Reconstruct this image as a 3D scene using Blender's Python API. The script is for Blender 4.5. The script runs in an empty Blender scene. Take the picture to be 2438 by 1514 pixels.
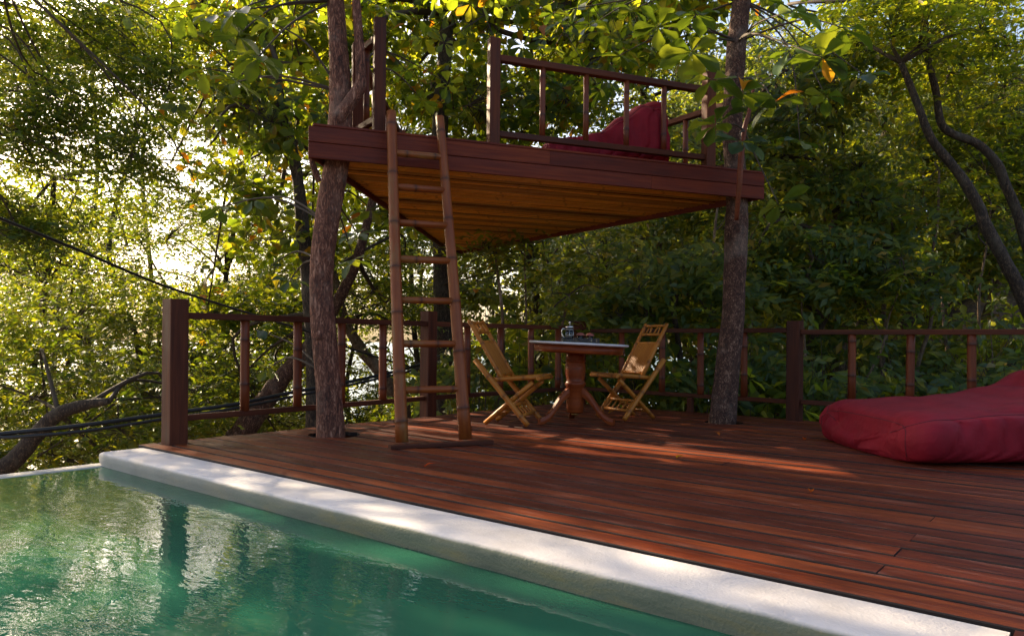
import bpy, math, random
import numpy as np
from mathutils import Vector, Matrix, noise

R = math.radians
scene = bpy.context.scene
COL = scene.collection
random.seed(7)
RNG = np.random.default_rng(11)

# ------------------------------------------------------------------ camera, world, sun, exposure
YAW, ROLL, CAM_H = R(39.17), R(0.51), 0.77
FW = Vector((-math.sin(YAW), math.cos(YAW), 0)); RT = Vector((math.cos(YAW), math.sin(YAW), 0))
cam_r = RT * math.cos(ROLL) + Vector((0, 0, 1)) * math.sin(ROLL)
cam_u = -RT * math.sin(ROLL) + Vector((0, 0, 1)) * math.cos(ROLL)
cd = bpy.data.cameras.new('camera'); cam = bpy.data.objects.new('camera', cd); COL.objects.link(cam)
mw = Matrix.Identity(4)
for i in range(3):
    mw[i][0] = cam_r[i]; mw[i][1] = cam_u[i]; mw[i][2] = -FW[i]
mw[2][3] = CAM_H
cam.matrix_world = mw
cd.sensor_width = 36.0; cd.sensor_fit = 'HORIZONTAL'; cd.lens = 26.04; cd.shift_y = 0.0223
cd.clip_start = 0.05; cd.clip_end = 6000
scene.camera = cam

SUN_EL, SUN_AZ = R(25.5), R(178.0)          # azimuth measured from +X, counter-clockwise
SUN = Vector((math.cos(SUN_EL) * math.cos(SUN_AZ), math.cos(SUN_EL) * math.sin(SUN_AZ), math.sin(SUN_EL)))
world = bpy.data.worlds.new('World'); scene.world = world; world.use_nodes = True
wn, wl = world.node_tree.nodes, world.node_tree.links
sky = wn.new('ShaderNodeTexSky'); sky.sky_type = 'NISHITA'; sky.sun_disc = False
sky.sun_elevation = SUN_EL; sky.sun_rotation = R(90) - SUN_AZ
sky.dust_density = 4.0; sky.air_density = 0.9; sky.ozone_density = 0.4
bg = wn['Background']; bg.inputs['Strength'].default_value = 0.105
wl.new(sky.outputs[0], bg.inputs['Color'])
ld = bpy.data.lights.new('sun', 'SUN'); ld.energy = 5.0; ld.angle = R(0.55); ld.color = (1.0, 0.80, 0.52)
sun = bpy.data.objects.new('sun', ld); COL.objects.link(sun)
sun.rotation_euler = SUN.to_track_quat('Z', 'Y').to_euler()
vs = scene.view_settings
vs.view_transform = 'Standard'; vs.look = 'None'; vs.gamma = 1.0; vs.exposure = 1.78; vs.use_curve_mapping = False
scene.cycles.max_bounces = 8; scene.cycles.diffuse_bounces = 4; scene.cycles.glossy_bounces = 4
scene.cycles.transmission_bounces = 6; scene.cycles.transparent_max_bounces = 8
scene.cycles.sample_clamp_indirect = 6.0

# ------------------------------------------------------------------ helpers
WM = {}

def link(o, parent=None, M=None):
    COL.objects.link(o)
    M = M if M is not None else Matrix.Identity(4)
    if parent is not None:
        o.parent = parent
        o.matrix_basis = WM[parent].inverted() @ M
    else:
        o.matrix_basis = M
    WM[o] = M
    return o

def tag(o, label=None, cat=None, group=None, kind=None):
    if label: o['label'] = label
    if cat: o['category'] = cat
    if group: o['group'] = group
    if kind: o['kind'] = kind
    return o

def thing(name, loc, label, cat, group=None, kind=None, rz=0.0):
    o = bpy.data.objects.new(name, None); o.empty_display_size = 0.1
    link(o, None, Matrix.Translation(Vector(loc)) @ Matrix.Rotation(rz, 4, 'Z'))
    return tag(o, label, cat, group, kind)

def cw(lat, dep, z=0.0):
    p = RT * lat + FW * dep
    return Vector((p.x, p.y, z))

class MB:
    def __init__(self):
        self.v = []; self.f = []; self.a = []; self.s = []
    def add(self, vs_, fs, attr=0.0, smooth=False):
        b = len(self.v); self.v += [tuple(p) for p in vs_]
        self.a += (list(attr) if hasattr(attr, '__len__') else [attr] * len(vs_))
        self.f += [tuple(i + b for i in f) for f in fs]; self.s += [smooth] * len(fs)
    def box(self, lo, hi, ch=0.0):
        x0, y0, z0 = lo; x1, y1, z1 = hi
        if ch <= 0:
            self.add([(x0,y0,z0),(x1,y0,z0),(x1,y1,z0),(x0,y1,z0),(x0,y0,z1),(x1,y0,z1),(x1,y1,z1),(x0,y1,z1)],
                     [(0,3,2,1),(4,5,6,7),(0,1,5,4),(1,2,6,5),(2,3,7,6),(3,0,4,7)])
            return
        c = ch   # prism along x with chamfered long edges
        sec = [(y0+c,z0),(y1-c,z0),(y1,z0+c),(y1,z1-c),(y1-c,z1),(y0+c,z1),(y0,z1-c),(y0,z0+c)]
        self.add([(x0,y,z) for y,z in sec] + [(x1,y,z) for y,z in sec],
                 [(i,(i+1)%8,(i+1)%8+8,i+8) for i in range(8)] + [tuple(range(7,-1,-1)), tuple(range(8,16))])
    def tube(self, pts, rad, n=10, attr=None, cap=True, jit=0.0, seed=0, jf=3.0):
        pts = [Vector(p) for p in pts]; m = len(pts)
        if not hasattr(rad, '__len__'): rad = [rad] * m
        t = [(pts[min(i+1,m-1)] - pts[max(i-1,0)]).normalized() for i in range(m)]
        u = t[0].orthogonal().normalized()
        vs_, at = [], []
        for i in range(m):
            u = (u - t[i] * u.dot(t[i])).normalized(); w = t[i].cross(u)
            for k in range(n):
                a = 2 * math.pi * k / n
                d = u * math.cos(a) + w * math.sin(a)
                r = rad[i]
                if jit:
                    q = (pts[i] + d * r)
                    r *= 1 + jit * (noise.noise(Vector((q.x*jf+seed, q.y*jf, q.z*jf*.6))) + .5*noise.noise(Vector((q.x*jf*3, q.y*jf*3+seed, q.z*jf*1.6))))
                vs_.append(pts[i] + d * r); at.append(attr[i] if attr else 0.0)
        fs = [(i*n+k, i*n+(k+1)%n, (i+1)*n+(k+1)%n, (i+1)*n+k) for i in range(m-1) for k in range(n)]
        b = len(self.v)
        self.add(vs_, fs, at, True)
        if cap:
            self.f += [tuple(b + k for k in range(n-1,-1,-1)), tuple(b + (m-1)*n + k for k in range(n))]; self.s += [False, False]
    def lathe(self, prof, n=24, ax=(0,0)):
        vs_ = [(ax[0]+r*math.cos(2*math.pi*k/n), ax[1]+r*math.sin(2*math.pi*k/n), z) for r,z in prof for k in range(n)]
        m = len(prof)
        self.add(vs_, [(i*n+k, i*n+(k+1)%n, (i+1)*n+(k+1)%n, (i+1)*n+k) for i in range(m-1) for k in range(n)], 0.0, True)
        b = len(self.v) - m*n
        self.f += [tuple(b+k for k in range(n-1,-1,-1)), tuple(b+(m-1)*n+k for k in range(n))]; self.s += [False, False]
    def build(self, name, mat, parent=None, M=None, keep_world=False):
        """keep_world: vertices are given in world space; the object gets the parent's frame."""
        me = bpy.data.meshes.new(name)
        v = self.v
        Mo = M
        if keep_world:
            Mo = WM[parent] if parent is not None else Matrix.Identity(4)
            inv = Mo.inverted(); v = [tuple(inv @ Vector(p)) for p in v]
        me.from_pydata(v, [], self.f)
        me.polygons.foreach_set('use_smooth', self.s)
        at = me.attributes.new('node', 'FLOAT', 'POINT'); at.data.foreach_set('value', [float(x) for x in self.a])
        me.update()
        me.materials.append(mat)
        o = bpy.data.objects.new(name, me)
        return link(o, parent, Mo)

def axis_frame(p0, p1, up=(0, 0, 1)):
    """matrix with local X along p0->p1, local Z as near to up as possible, origin at p0"""
    p0 = Vector(p0); x = (Vector(p1) - p0).normalized(); up = Vector(up)
    if abs(x.dot(up)) > .98: up = Vector((1, 0, 0))
    y = up.cross(x).normalized(); z = x.cross(y)
    M = Matrix.Identity(4)
    for i in range(3): M[i][0], M[i][1], M[i][2], M[i][3] = x[i], y[i], z[i], p0[i]
    return M

def board(name, p0, p1, w, h, mat, parent, up=(0, 0, 1), ch=0.004, label=None):
    """straight timber from p0 to p1; w across, h along 'up'; the line p0-p1 is its centre"""
    L = (Vector(p1) - Vector(p0)).length
    b = MB(); b.box((0, -w/2, -h/2), (L, w/2, h/2), ch)
    o = b.build(name, mat, parent, axis_frame(p0, p1, up))
    if label: o['label'] = label
    return o

def bamboo(name, p0, p1, r0, r1, mat, parent, step=0.3, n=12, seed=0, bend=0.0):
    p0 = Vector(p0); p1 = Vector(p1); L = (p1 - p0).length
    rnd = random.Random(seed * 77 + int(L * 1000))
    xs, nodes = [0.0], []
    x = step * rnd.uniform(.25, .8)
    while x < L - .03:
        nodes.append(x); x += step * rnd.uniform(.85, 1.15)
    st = [(0.0, 0, 1.0)]
    for q in nodes:
        st += [(q - .028, 0, 1.0), (q - .010, .55, 1.02), (q - .004, 1.0, 1.085), (q + .004, 1.0, 1.06), (q + .012, .5, 1.0), (q + .035, 0, .985)]
    st.append((L, 0, 1.0))
    st = [s for s in st if 0 <= s[0] <= L]
    pts, rad, at = [], [], []
    for x, a, k in st:
        t = x / L
        off = bend * math.sin(math.pi * t)
        pts.append((x, off, .4 * off)); rad.append((r0 + (r1 - r0) * t) * k); at.append(a)
    b = MB(); b.tube(pts, rad, n, at)
    return b.build(name, mat, parent, axis_frame(p0, p1))

# ------------------------------------------------------------------ materials
def new_mat(name):
    m = bpy.data.materials.new(name); m.use_nodes = True
    nt = m.node_tree
    return m, nt.nodes, nt.links, nt.nodes['Principled BSDF']

def ramp(nodes, stops, interp='LINEAR'):
    r = nodes.new('ShaderNodeValToRGB'); r.color_ramp.interpolation = interp
    e = r.color_ramp.elements
    e[0].position, e[0].color = stops[0][0], (*stops[0][1], 1)
    e[1].position, e[1].color = stops[-1][0], (*stops[-1][1], 1)
    for p, c in stops[1:-1]:
        k = e.new(p); k.color = (*c, 1)
    return r

def mixc(nodes, links, fac, a, b, mode='MIX'):
    m = nodes.new('ShaderNodeMix'); m.data_type = 'RGBA'; m.blend_type = mode
    for sock, val in ((m.inputs[0], fac), (m.inputs[6], a), (m.inputs[7], b)):
        if hasattr(val, 'is_output'): links.new(val, sock)
        elif isinstance(val, (int, float)): sock.default_value = val
        else: sock.default_value = (*val, 1)
    return m.outputs[2]

def math_n(nodes, links, op, a, b=None):
    m = nodes.new('ShaderNodeMath'); m.operation = op
    for i, v in enumerate((a, b)):
        if v is None: continue
        if hasattr(v, 'is_output'): links.new(v, m.inputs[i])
        else: m.inputs[i].default_value = v
    return m.outputs[0]

def obj_coords(nodes, links, scale, spread=37.0):
    """object-space coordinates, shifted at random per object, scaled"""
    tc = nodes.new('ShaderNodeTexCoord'); oi = nodes.new('ShaderNodeObjectInfo')
    sh = math_n(nodes, links, 'MULTIPLY', oi.outputs['Random'], spread)
    ad = nodes.new('ShaderNodeVectorMath'); ad.operation = 'ADD'
    links.new(tc.outputs['Object'], ad.inputs[0]); links.new(sh, ad.inputs[1])
    mp = nodes.new('ShaderNodeMapping'); mp.inputs['Scale'].default_value = scale
    links.new(ad.outputs[0], mp.inputs['Vector'])
    return mp.outputs[0], oi.outputs['Random'], ad.outputs[0]

def noise_n(nodes, links, vec, scale, detail=4.0, rough=.55, dist=0.0):
    n = nodes.new('ShaderNodeTexNoise'); n.inputs['Scale'].default_value = scale
    n.inputs['Detail'].default_value = detail; n.inputs['Roughness'].default_value = rough; n.inputs['Distortion'].default_value = dist
    if vec is not None: links.new(vec, n.inputs['Vector'])
    return n.outputs['Fac']

def bump(nodes, links, height, strength, dist, bsdf):
    b = nodes.new('ShaderNodeBump'); b.inputs['Strength'].default_value = strength; b.inputs['Distance'].default_value = dist
    links.new(height, b.inputs['Height']); links.new(b.outputs[0], bsdf.inputs['Normal'])

def timber(name, dark, mid, light, pale=None, pale_amt=0.0, rough=.5, bump_s=.35):
    m, n, l, p = new_mat(name)
    gv, rnd, raw = obj_coords(n, l, (1.2, 26, 26))
    grain = noise_n(n, l, gv, 1.6, 5, .6, .4)
    bv = n.new('ShaderNodeMapping'); bv.inputs['Scale'].default_value = (.9, 4.0, 4.0); l.new(raw, bv.inputs['Vector'])
    blot = noise_n(n, l, bv.outputs[0], 1.3, 4, .6)
    f = math_n(n, l, 'ADD', math_n(n, l, 'MULTIPLY', grain, .55), math_n(n, l, 'MULTIPLY', blot, .5))
    f = math_n(n, l, 'ADD', f, math_n(n, l, 'MULTIPLY', math_n(n, l, 'SUBTRACT', rnd, .5), .17))
    cr = ramp(n, [(.28, dark), (.52, mid), (.78, light)]); l.new(f, cr.inputs[0])
    col = cr.outputs[0]
    if pale:
        pv = n.new('ShaderNodeMapping'); pv.inputs['Scale'].default_value = (1.6, 9.0, 9.0); l.new(raw, pv.inputs['Vector'])
        pn = noise_n(n, l, pv.outputs[0], 2.2, 6, .72)
        pr = ramp(n, [(.55, (0, 0, 0)), (.74, (1, 1, 1))]); l.new(pn, pr.inputs[0])
        col = mixc(n, l, math_n(n, l, 'MULTIPLY', pr.outputs[0], pale_amt), col, pale)
        kv = n.new('ShaderNodeTexVoronoi'); kv.inputs['Scale'].default_value = 3.1; l.new(raw, kv.inputs['Vector'])
        kr = ramp(n, [(.028, (1, 1, 1)), (.05, (0, 0, 0))]); l.new(kv.outputs['Distance'], kr.inputs[0])
        col = mixc(n, l, kr.outputs[0], col, (.012, .005, .004))
    l.new(col, p.inputs['Base Color'])
    rr = ramp(n, [(.3, (rough - .12,) * 3), (.7, (rough + .14,) * 3)]); l.new(blot, rr.inputs[0]); l.new(rr.outputs[0], p.inputs['Roughness'])
    p.inputs['Specular IOR Level'].default_value = .2
    bump(n, l, grain, bump_s, .004, p)
    return m

def bamboo_mat(name, c0, c1, node_col, green=None):
    m, n, l, p = new_mat(name)
    gv, rnd, raw = obj_coords(n, l, (1.0, 30, 30))
    g = noise_n(n, l, gv, 1.5, 5, .65)
    bv = n.new('ShaderNodeMapping'); bv.inputs['Scale'].default_value = (2.2, 7, 7); l.new(raw, bv.inputs['Vector'])
    bl = noise_n(n, l, bv.outputs[0], 1.2, 4, .6)
    f = math_n(n, l, 'ADD', math_n(n, l, 'MULTIPLY', g, .5), math_n(n, l, 'MULTIPLY', bl, .5))
    cr = ramp(n, [(.32, c0), (.68, c1)]); l.new(f, cr.inputs[0]); col = cr.outputs[0]
    if green:
        gr = ramp(n, [(.52, (0, 0, 0)), (.68, (1, 1, 1))]); l.new(bl, gr.inputs[0])
        col = mixc(n, l, math_n(n, l, 'MULTIPLY', gr.outputs[0], .55), col, green)
    at = n.new('ShaderNodeAttribute'); at.attribute_name = 'node'
    col = mixc(n, l, math_n(n, l, 'MULTIPLY', at.outputs['Fac'], .68), col, node_col)
    l.new(col, p.inputs['Base Color']); p.inputs['Roughness'].default_value = .45; p.inputs['Specular IOR Level'].default_value = .28
    bump(n, l, g, .25, .003, p)
    return m

def bark(name, dark, mid, light, lichen, lich_amt, scale=(7, 7, 2.2), strength=.9):
    m, n, l, p = new_mat(name)
    tc = n.new('ShaderNodeTexCoord')
    mp = n.new('ShaderNodeMapping'); mp.inputs['Scale'].default_value = scale; l.new(tc.outputs['Object'], mp.inputs['Vector'])
    a = noise_n(n, l, mp.outputs[0], 3.0, 7, .68, .6)
    rg = math_n(n, l, 'ABSOLUTE', math_n(n, l, 'SUBTRACT', noise_n(n, l, mp.outputs[0], 5.2, 5, .6, 1.1), .5))
    vr = ramp(n, [(0.0, (0, 0, 0)), (.11, (1, 1, 1))]); l.new(rg, vr.inputs[0])
    h = math_n(n, l, 'MULTIPLY', math_n(n, l, 'ADD', math_n(n, l, 'MULTIPLY', vr.outputs[0], .5), .5), a)
    cr = ramp(n, [(.2, dark), (.42, mid), (.66, light)]); l.new(h, cr.inputs[0])
    ln = noise_n(n, l, tc.outputs['Object'], 2.6, 6, .66)
    lr = ramp(n, [(.52, (0, 0, 0)), (.66, (1, 1, 1))]); l.new(ln, lr.inputs[0])
    col = mixc(n, l, math_n(n, l, 'MULTIPLY', lr.outputs[0], lich_amt), cr.outputs[0], lichen)
    l.new(col, p.inputs['Base Color']); p.inputs['Roughness'].default_value = .88
    bump(n, l, h, strength, .03, p)
    return m

def leaf_mat(name, stops, tstops, tfac=.5, rough=.42):
    m, n, l, p = new_mat(name)
    at = n.new('ShaderNodeAttribute'); at.attribute_name = 'rnd'
    oi = n.new('ShaderNodeObjectInfo')
    f = math_n(n, l, 'FRACT', math_n(n, l, 'ADD', at.outputs['Fac'], oi.outputs['Random']))
    c = ramp(n, stops); l.new(f, c.inputs[0]); t = ramp(n, tstops); l.new(f, t.inputs[0])
    l.new(c.outputs[0], p.inputs['Base Color']); p.inputs['Roughness'].default_value = rough
    p.inputs['Specular IOR Level'].default_value = .35
    tr = n.new('ShaderNodeBsdfTranslucent'); l.new(t.outputs[0], tr.inputs['Color'])
    mx = n.new('ShaderNodeMixShader'); mx.inputs[0].default_value = tfac
    l.new(p.outputs[0], mx.inputs[1]); l.new(tr.outputs[0], mx.inputs[2])
    l.new(mx.outputs[0], n['Material Output'].inputs['Surface'])
    return m

def plain(name, col, rough=.5, metal=0.0, **kw):
    m, n, l, p = new_mat(name)
    tc = n.new('ShaderNodeTexCoord')
    f = noise_n(n, l, tc.outputs['Object'], kw.get('scale', 12), 5, .6)
    cr = ramp(n, [(.3, tuple(c * kw.get('lo', .82) for c in col)), (.7, tuple(min(1, c * kw.get('hi', 1.12)) for c in col))])
    l.new(f, cr.inputs[0]); l.new(cr.outputs[0], p.inputs['Base Color'])
    p.inputs['Roughness'].default_value = rough; p.inputs['Metallic'].default_value = metal
    return m

DECK = timber('deck_timber', (.026, .0048, .0028), (.112, .018, .005), (.30, .062, .010), (.36, .17, .12), .48, .50, .6)
RAIL = timber('rail_timber', (.028, .007, .004), (.075, .019, .008), (.15, .040, .014), rough=.6)
FASC = timber('fascia_timber', (.050, .008, .005), (.120, .021, .010), (.23, .048, .016), rough=.65)
TEAK = timber('teak', (.075, .013, .004), (.18, .033, .007), (.30, .068, .013), rough=.38, bump_s=.15)
BAMR = bamboo_mat('red_stained_bamboo', (.085, .016, .006), (.20, .046, .013), (.022, .009, .008))
BAML = bamboo_mat('ladder_bamboo', (.135, .025, .005), (.30, .080, .014), (.03, .012, .008), (.15, .125, .045))
BAMC = bamboo_mat('chair_bamboo', (.27, .078, .008), (.52, .19, .024), (.10, .035, .012))
BAMM = bamboo_mat('matting_bamboo', (.58, .20, .018), (.90, .41, .045), (.045, .014, .004))
BARK1 = bark('reddish_bark', (.038, .012, .007), (.23, .080, .044), (.52, .27, .175), (.46, .33, .26), .30, (8, 8, 2.0))
BARK2 = bark('mottled_bark', (.018, .007, .004), (.11, .042, .022), (.38, .22, .145), (.34, .27, .21), .28, (9, 9, 5))
BARK3 = bark('dark_bark', (.012, .008, .006), (.060, .038, .024), (.19, .125, .08), (.17, .15, .11), .4, (9, 9, 3))
BARKT = bark('pale_stem_bark', (.06, .035, .02), (.18, .11, .065), (.36, .25, .16), (.40, .33, .26), .5, (10, 10, 3))
TWIG = plain('twig_bark', (.060, .040, .026), .85)
LEAF_B = leaf_mat('broad_leaf', [(0, (.016, .040, .020)), (.45, (.028, .066, .026)), (.8, (.05, .095, .024)), (.97, (.11, .13, .022)), (1, (.40, .09, .012))],
                  [(0, (.18, .27, .012)), (.5, (.40, .47, .016)), (.9, (.60, .56, .02)), (1, (.65, .22, .01))], .54)
LEAF_S = leaf_mat('small_leaf', [(0, (.018, .046, .022)), (.5, (.034, .078, .026)), (.9, (.060, .105, .022)), (1, (.16, .11, .015))],
                  [(0, (.14, .22, .010)), (.5, (.32, .39, .014)), (1, (.54, .50, .018))], .46)
LEAF_D = leaf_mat('forest_leaf', [(0, (.026, .056, .024)), (.5, (.052, .098, .030)), (.9, (.095, .130, .028)), (1, (.22, .12, .016))],
                  [(0, (.18, .25, .012)), (.5, (.38, .44, .016)), (1, (.60, .54, .018))], .52)
LEAF_N = leaf_mat('near_broad_leaf', [(0, (.018, .045, .020)), (.5, (.034, .078, .024)), (.93, (.07, .12, .025)), (1, (.12, .14, .02))],
                  [(0, (.10, .16, .010)), (.5, (.20, .27, .012)), (1, (.34, .36, .02))], .36, .36)
LEAF_O = leaf_mat('orange_leaf', [(0, (.42, .055, .012)), (.5, (.55, .13, .015)), (1, (.50, .26, .02))], [(0, (.6, .08, .01)), (1, (.7, .4, .02))], .5)

def red_cloth():
    m, n, l, p = new_mat('crimson_canvas')
    tc = n.new('ShaderNodeTexCoord')
    a = noise_n(n, l, tc.outputs['Object'], 5, 5, .6)
    cr = ramp(n, [(.3, (.17, .0035, .011)), (.7, (.25, .006, .016))]); l.new(a, cr.inputs[0]); l.new(cr.outputs[0], p.inputs['Base Color'])
    p.inputs['Roughness'].default_value = .72; p.inputs['Specular IOR Level'].default_value = .25
    w = noise_n(n, l, tc.outputs['Object'], 420, 2, .5); big = noise_n(n, l, tc.outputs['Object'], 9, 4, .6, 1.2)
    h = math_n(n, l, 'ADD', math_n(n, l, 'MULTIPLY', w, .03), big)
    bump(n, l, h, .35, .02, p)
    return m
CLOTH = red_cloth()
GAP_DARK = plain('painted_gap_dark', (.012, .006, .005), .9)  # darkness of the deck gaps, painted onto plank sides and chamfers
SEAMM = plain('dark_seam_thread', (.07, .004, .010), .8)

def plaster():
    m, n, l, p = new_mat('pool_plaster')
    tc = n.new('ShaderNodeTexCoord'); geo = n.new('ShaderNodeNewGeometry'); sx = n.new('ShaderNodeSeparateXYZ')
    l.new(geo.outputs['Position'], sx.inputs[0])
    a = noise_n(n, l, tc.outputs['Object'], 3.2, 7, .62)
    fine = noise_n(n, l, tc.outputs['Object'], 90, 3, .6)
    top = ramp(n, [(.28, (.42, .385, .37)), (.5, (.54, .50, .485)), (.72, (.60, .56, .545))]); l.new(a, top.inputs[0])
    mp = n.new('ShaderNodeMapping'); mp.inputs['Scale'].default_value = (1.2, 2, 5); l.new(tc.outputs['Object'], mp.inputs['Vector'])
    b = noise_n(n, l, mp.outputs[0], 3.0, 6, .66, .5)
    side = ramp(n, [(.28, (.085, .105, .075)), (.5, (.14, .15, .105)), (.72, (.20, .175, .085))]); l.new(b, side.inputs[0])
    # algae film below the worn top edge: a stain line about 25 mm down, uneven
    zz = math_n(n, l, 'ADD', sx.outputs['Z'], math_n(n, l, 'MULTIPLY', math_n(n, l, 'SUBTRACT', b, .5), .016))
    fr = ramp(n, [(.0, (1, 1, 1)), (1.0, (0, 0, 0))])
    k = n.new('ShaderNodeMapRange'); k.inputs['From Min'].default_value = -.020; k.inputs['From Max'].default_value = -.008
    l.new(zz, k.inputs['Value']); l.new(k.outputs[0], fr.inputs[0])
    # the film fades towards the overflow edge, where the coping stays pale
    kx = n.new('ShaderNodeMapRange'); kx.inputs['From Min'].default_value = -5.4; kx.inputs['From Max'].default_value = -2.6
    kx.inputs['To Min'].default_value = .4; kx.inputs['To Max'].default_value = 1.0
    l.new(sx.outputs['X'], kx.inputs['Value'])
    col = mixc(n, l, math_n(n, l, 'MULTIPLY', fr.outputs[0], kx.outputs[0]), top.outputs[0], side.outputs[0])
    sp = n.new('ShaderNodeTexVoronoi'); sp.inputs['Scale'].default_value = 7; l.new(tc.outputs['Object'], sp.inputs['Vector'])
    sr = ramp(n, [(.02, (1, 1, 1)), (.035, (0, 0, 0))]); l.new(sp.outputs['Distance'], sr.inputs[0])
    col = mixc(n, l, math_n(n, l, 'MULTIPLY', sr.outputs[0], .6), col, (.18, .14, .12))
    l.new(col, p.inputs['Base Color']); p.inputs['Roughness'].default_value = .8
    h = math_n(n, l, 'ADD', math_n(n, l, 'MULTIPLY', fine, .45), a)
    bump(n, l, h, .55, .010, p)
    return m
PLASTER = plaster()

def water_mat():
    m, n, l, p = new_mat('murky_pool_water')
    tc = n.new('ShaderNodeTexCoord')
    c = noise_n(n, l, tc.outputs['Object'], .55, 3, .5)
    cr = ramp(n, [(.3, (.014, .075, .044)), (.7, (.022, .110, .068))]); l.new(c, cr.inputs[0]); l.new(cr.outputs[0], p.inputs['Base Color'])
    p.inputs['Roughness'].default_value = .012; p.inputs['IOR'].default_value = 1.34; p.inputs['Specular IOR Level'].default_value = .5
    mp = n.new('ShaderNodeMapping'); mp.inputs['Rotation'].default_value = (0, 0, YAW); mp.inputs['Scale'].default_value = (1.0, 2.2, 1); l.new(tc.outputs['Object'], mp.inputs['Vector'])
    a = noise_n(n, l, mp.outputs[0], 4.6, 3, .55, .3)
    b = noise_n(n, l, mp.outputs[0], 15, 2, .5, .5)
    # breeze patches: some of the surface is glassier than the rest
    q = noise_n(n, l, tc.outputs['Object'], .8, 2, .5); qr = ramp(n, [(.35, (.25,) * 3), (.65, (1,) * 3)]); l.new(q, qr.inputs[0])
    h = math_n(n, l, 'MULTIPLY', math_n(n, l, 'ADD', a, math_n(n, l, 'MULTIPLY', b, .28)), qr.outputs[0])
    bump(n, l, h, .30, .015, p)
    return m
WATER = water_mat()

def sea_mat():
    m, n, l, p = new_mat('sea')
    p.inputs['Base Color'].default_value = (.05, .11, .14, 1); p.inputs['Roughness'].default_value = .25
    tc = n.new('ShaderNodeTexCoord'); a = noise_n(n, l, tc.outputs['Object'], .2, 4, .6); bump(n, l, a, .3, .5, p)
    return m
SEA = sea_mat()

def soil_mat():
    m, n, l, p = new_mat('leaf_litter_soil')
    tc = n.new('ShaderNodeTexCoord')
    a = noise_n(n, l, tc.outputs['Object'], 1.1, 7, .68); b = noise_n(n, l, tc.outputs['Object'], 16, 5, .7)
    f = math_n(n, l, 'ADD', math_n(n, l, 'MULTIPLY', a, .55), math_n(n, l, 'MULTIPLY', b, .45))
    cr = ramp(n, [(.35, (.03, .018, .010)), (.5, (.10, .058, .028)), (.64, (.26, .15, .065))]); l.new(f, cr.inputs[0])
    l.new(cr.outputs[0], p.inputs['Base Color']); p.inputs['Roughness'].default_value = .95
    bump(n, l, b, .8, .05, p)
    return m
SOIL = soil_mat()
CABLE = plain('black_cable_sheath', (.012, .012, .014), .45)
STEEL = plain('chromed_steel', (.62, .60, .57), .2, 1.0)
RATTAN = plain('black_rattan', (.014, .011, .012), .5)
CERAM = plain('reddish_ceramic', (.30, .075, .055), .3)
MARBLE = plain('white_stone_top', (.62, .58, .58), .3, scale=6, lo=.75)
BRASS = plain('dull_brass', (.30, .17, .06), .4, 1.0)
COFFEE = plain('coffee', (.012, .006, .004), .2)
def glass():
    m, n, l, p = new_mat('clear_glass')
    p.inputs['Base Color'].default_value = (.96, .97, .95, 1); p.inputs['Roughness'].default_value = .02
    p.inputs['Transmission Weight'].default_value = 1.0; p.inputs['IOR'].default_value = 1.45
    return m
GLASS = glass()

# ------------------------------------------------------------------ the setting: ground, sea, pool, deck
def sstep(a, b, x):
    t = min(1, max(0, (x - a) / (b - a))); return t * t * (3 - 2 * t)

def ground_z(x, y):
    z = -1.9 + 1.45 * sstep(7.3, 9.0, y) * sstep(-6.5, -2.5, x)
    z += (.10 * max(0, y - 9.0) + .28 * max(0, y - 14.0)) * sstep(-14, -2, x)
    z -= .42 * max(0, -6.0 - x) * (1 - .45 * sstep(6, 30, y))
    z += .10 * max(0, x - 2.0) * sstep(3, 8, y)
    z += .35 * noise.noise(Vector((x * .22, y * .22, 1.3))) + .10 * noise.noise(Vector((x * 1.1, y * 1.1, 5)))
    return max(-24.0, min(z, 16.0))

def grid_axis(lo, hi, fine_lo, fine_hi, fine, coarse):
    a = [lo]
    while a[-1] < hi:
        a.append(a[-1] + (fine if fine_lo <= a[-1] < fine_hi else coarse))
    return a
gx, gy = grid_axis(-120, 80, -22, 8, .6, 7), grid_axis(-60, 120, -6, 26, .6, 7)
g = MB(); nx = len(gx)
g.add([(x, y, ground_z(x, y)) for y in gy for x in gx],
      [(j*nx+i, j*nx+i+1, (j+1)*nx+i+1, (j+1)*nx+i) for j in range(len(gy)-1) for i in range(nx-1)], 0, True)
tag(g.build('ground', SOIL), 'brown leaf-litter hillside under the trees', 'ground', kind='structure')
b = MB(); b.add([(-4000, -4000, -17), (4000, -4000, -17), (4000, 4000, -17), (-4000, 4000, -17)], [(0, 1, 2, 3)])
tag(b.build('sea', SEA), 'pale sea far below beyond the trees', 'sea', kind='structure')

# pool basin with a rounded coping along the deck and a low overflow edge on the far left
pool = thing('pool', (-2, 0, -1.4), 'plastered plunge pool with pale coping beside the deck', 'pool', kind='structure')
cop = MB()
sec = [(2.42, -.30), (2.42, -.018), (2.415, -.008), (2.405, -.004), (2.15, -.004), (2.128, -.007), (2.116, -.014), (2.112, -.026), (2.112, -.06), (2.13, -.12), (2.14, -.5), (2.14, -1.4)]
xs = [-5.40 + .1 * i for i in range(52)] + [-.215]
xs = [x for x in xs if x <= -.215]
vs_ = []
for x in xs:
    k = max(0, (x + 5.40)); rd = .10 * (1 - min(1, k / .12)) ** 2          # rounded nose at the overflow end
    for (y, z) in sec:
        w = .008 * noise.noise(Vector((x * 1.7, y, z * 3))) + .005 * noise.noise(Vector((x * 6, y, z * 7)))
        yy = y + (rd * .6 if y < 2.3 else 0) + (w if y < 2.2 else 0)
        zz = z - (rd * .35 if z > -.1 else 0) + (w * .5 if (z > -.05 and y < 2.3) else 0)
        vs_.append((x, yy, zz))
ns = len(sec)
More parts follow.
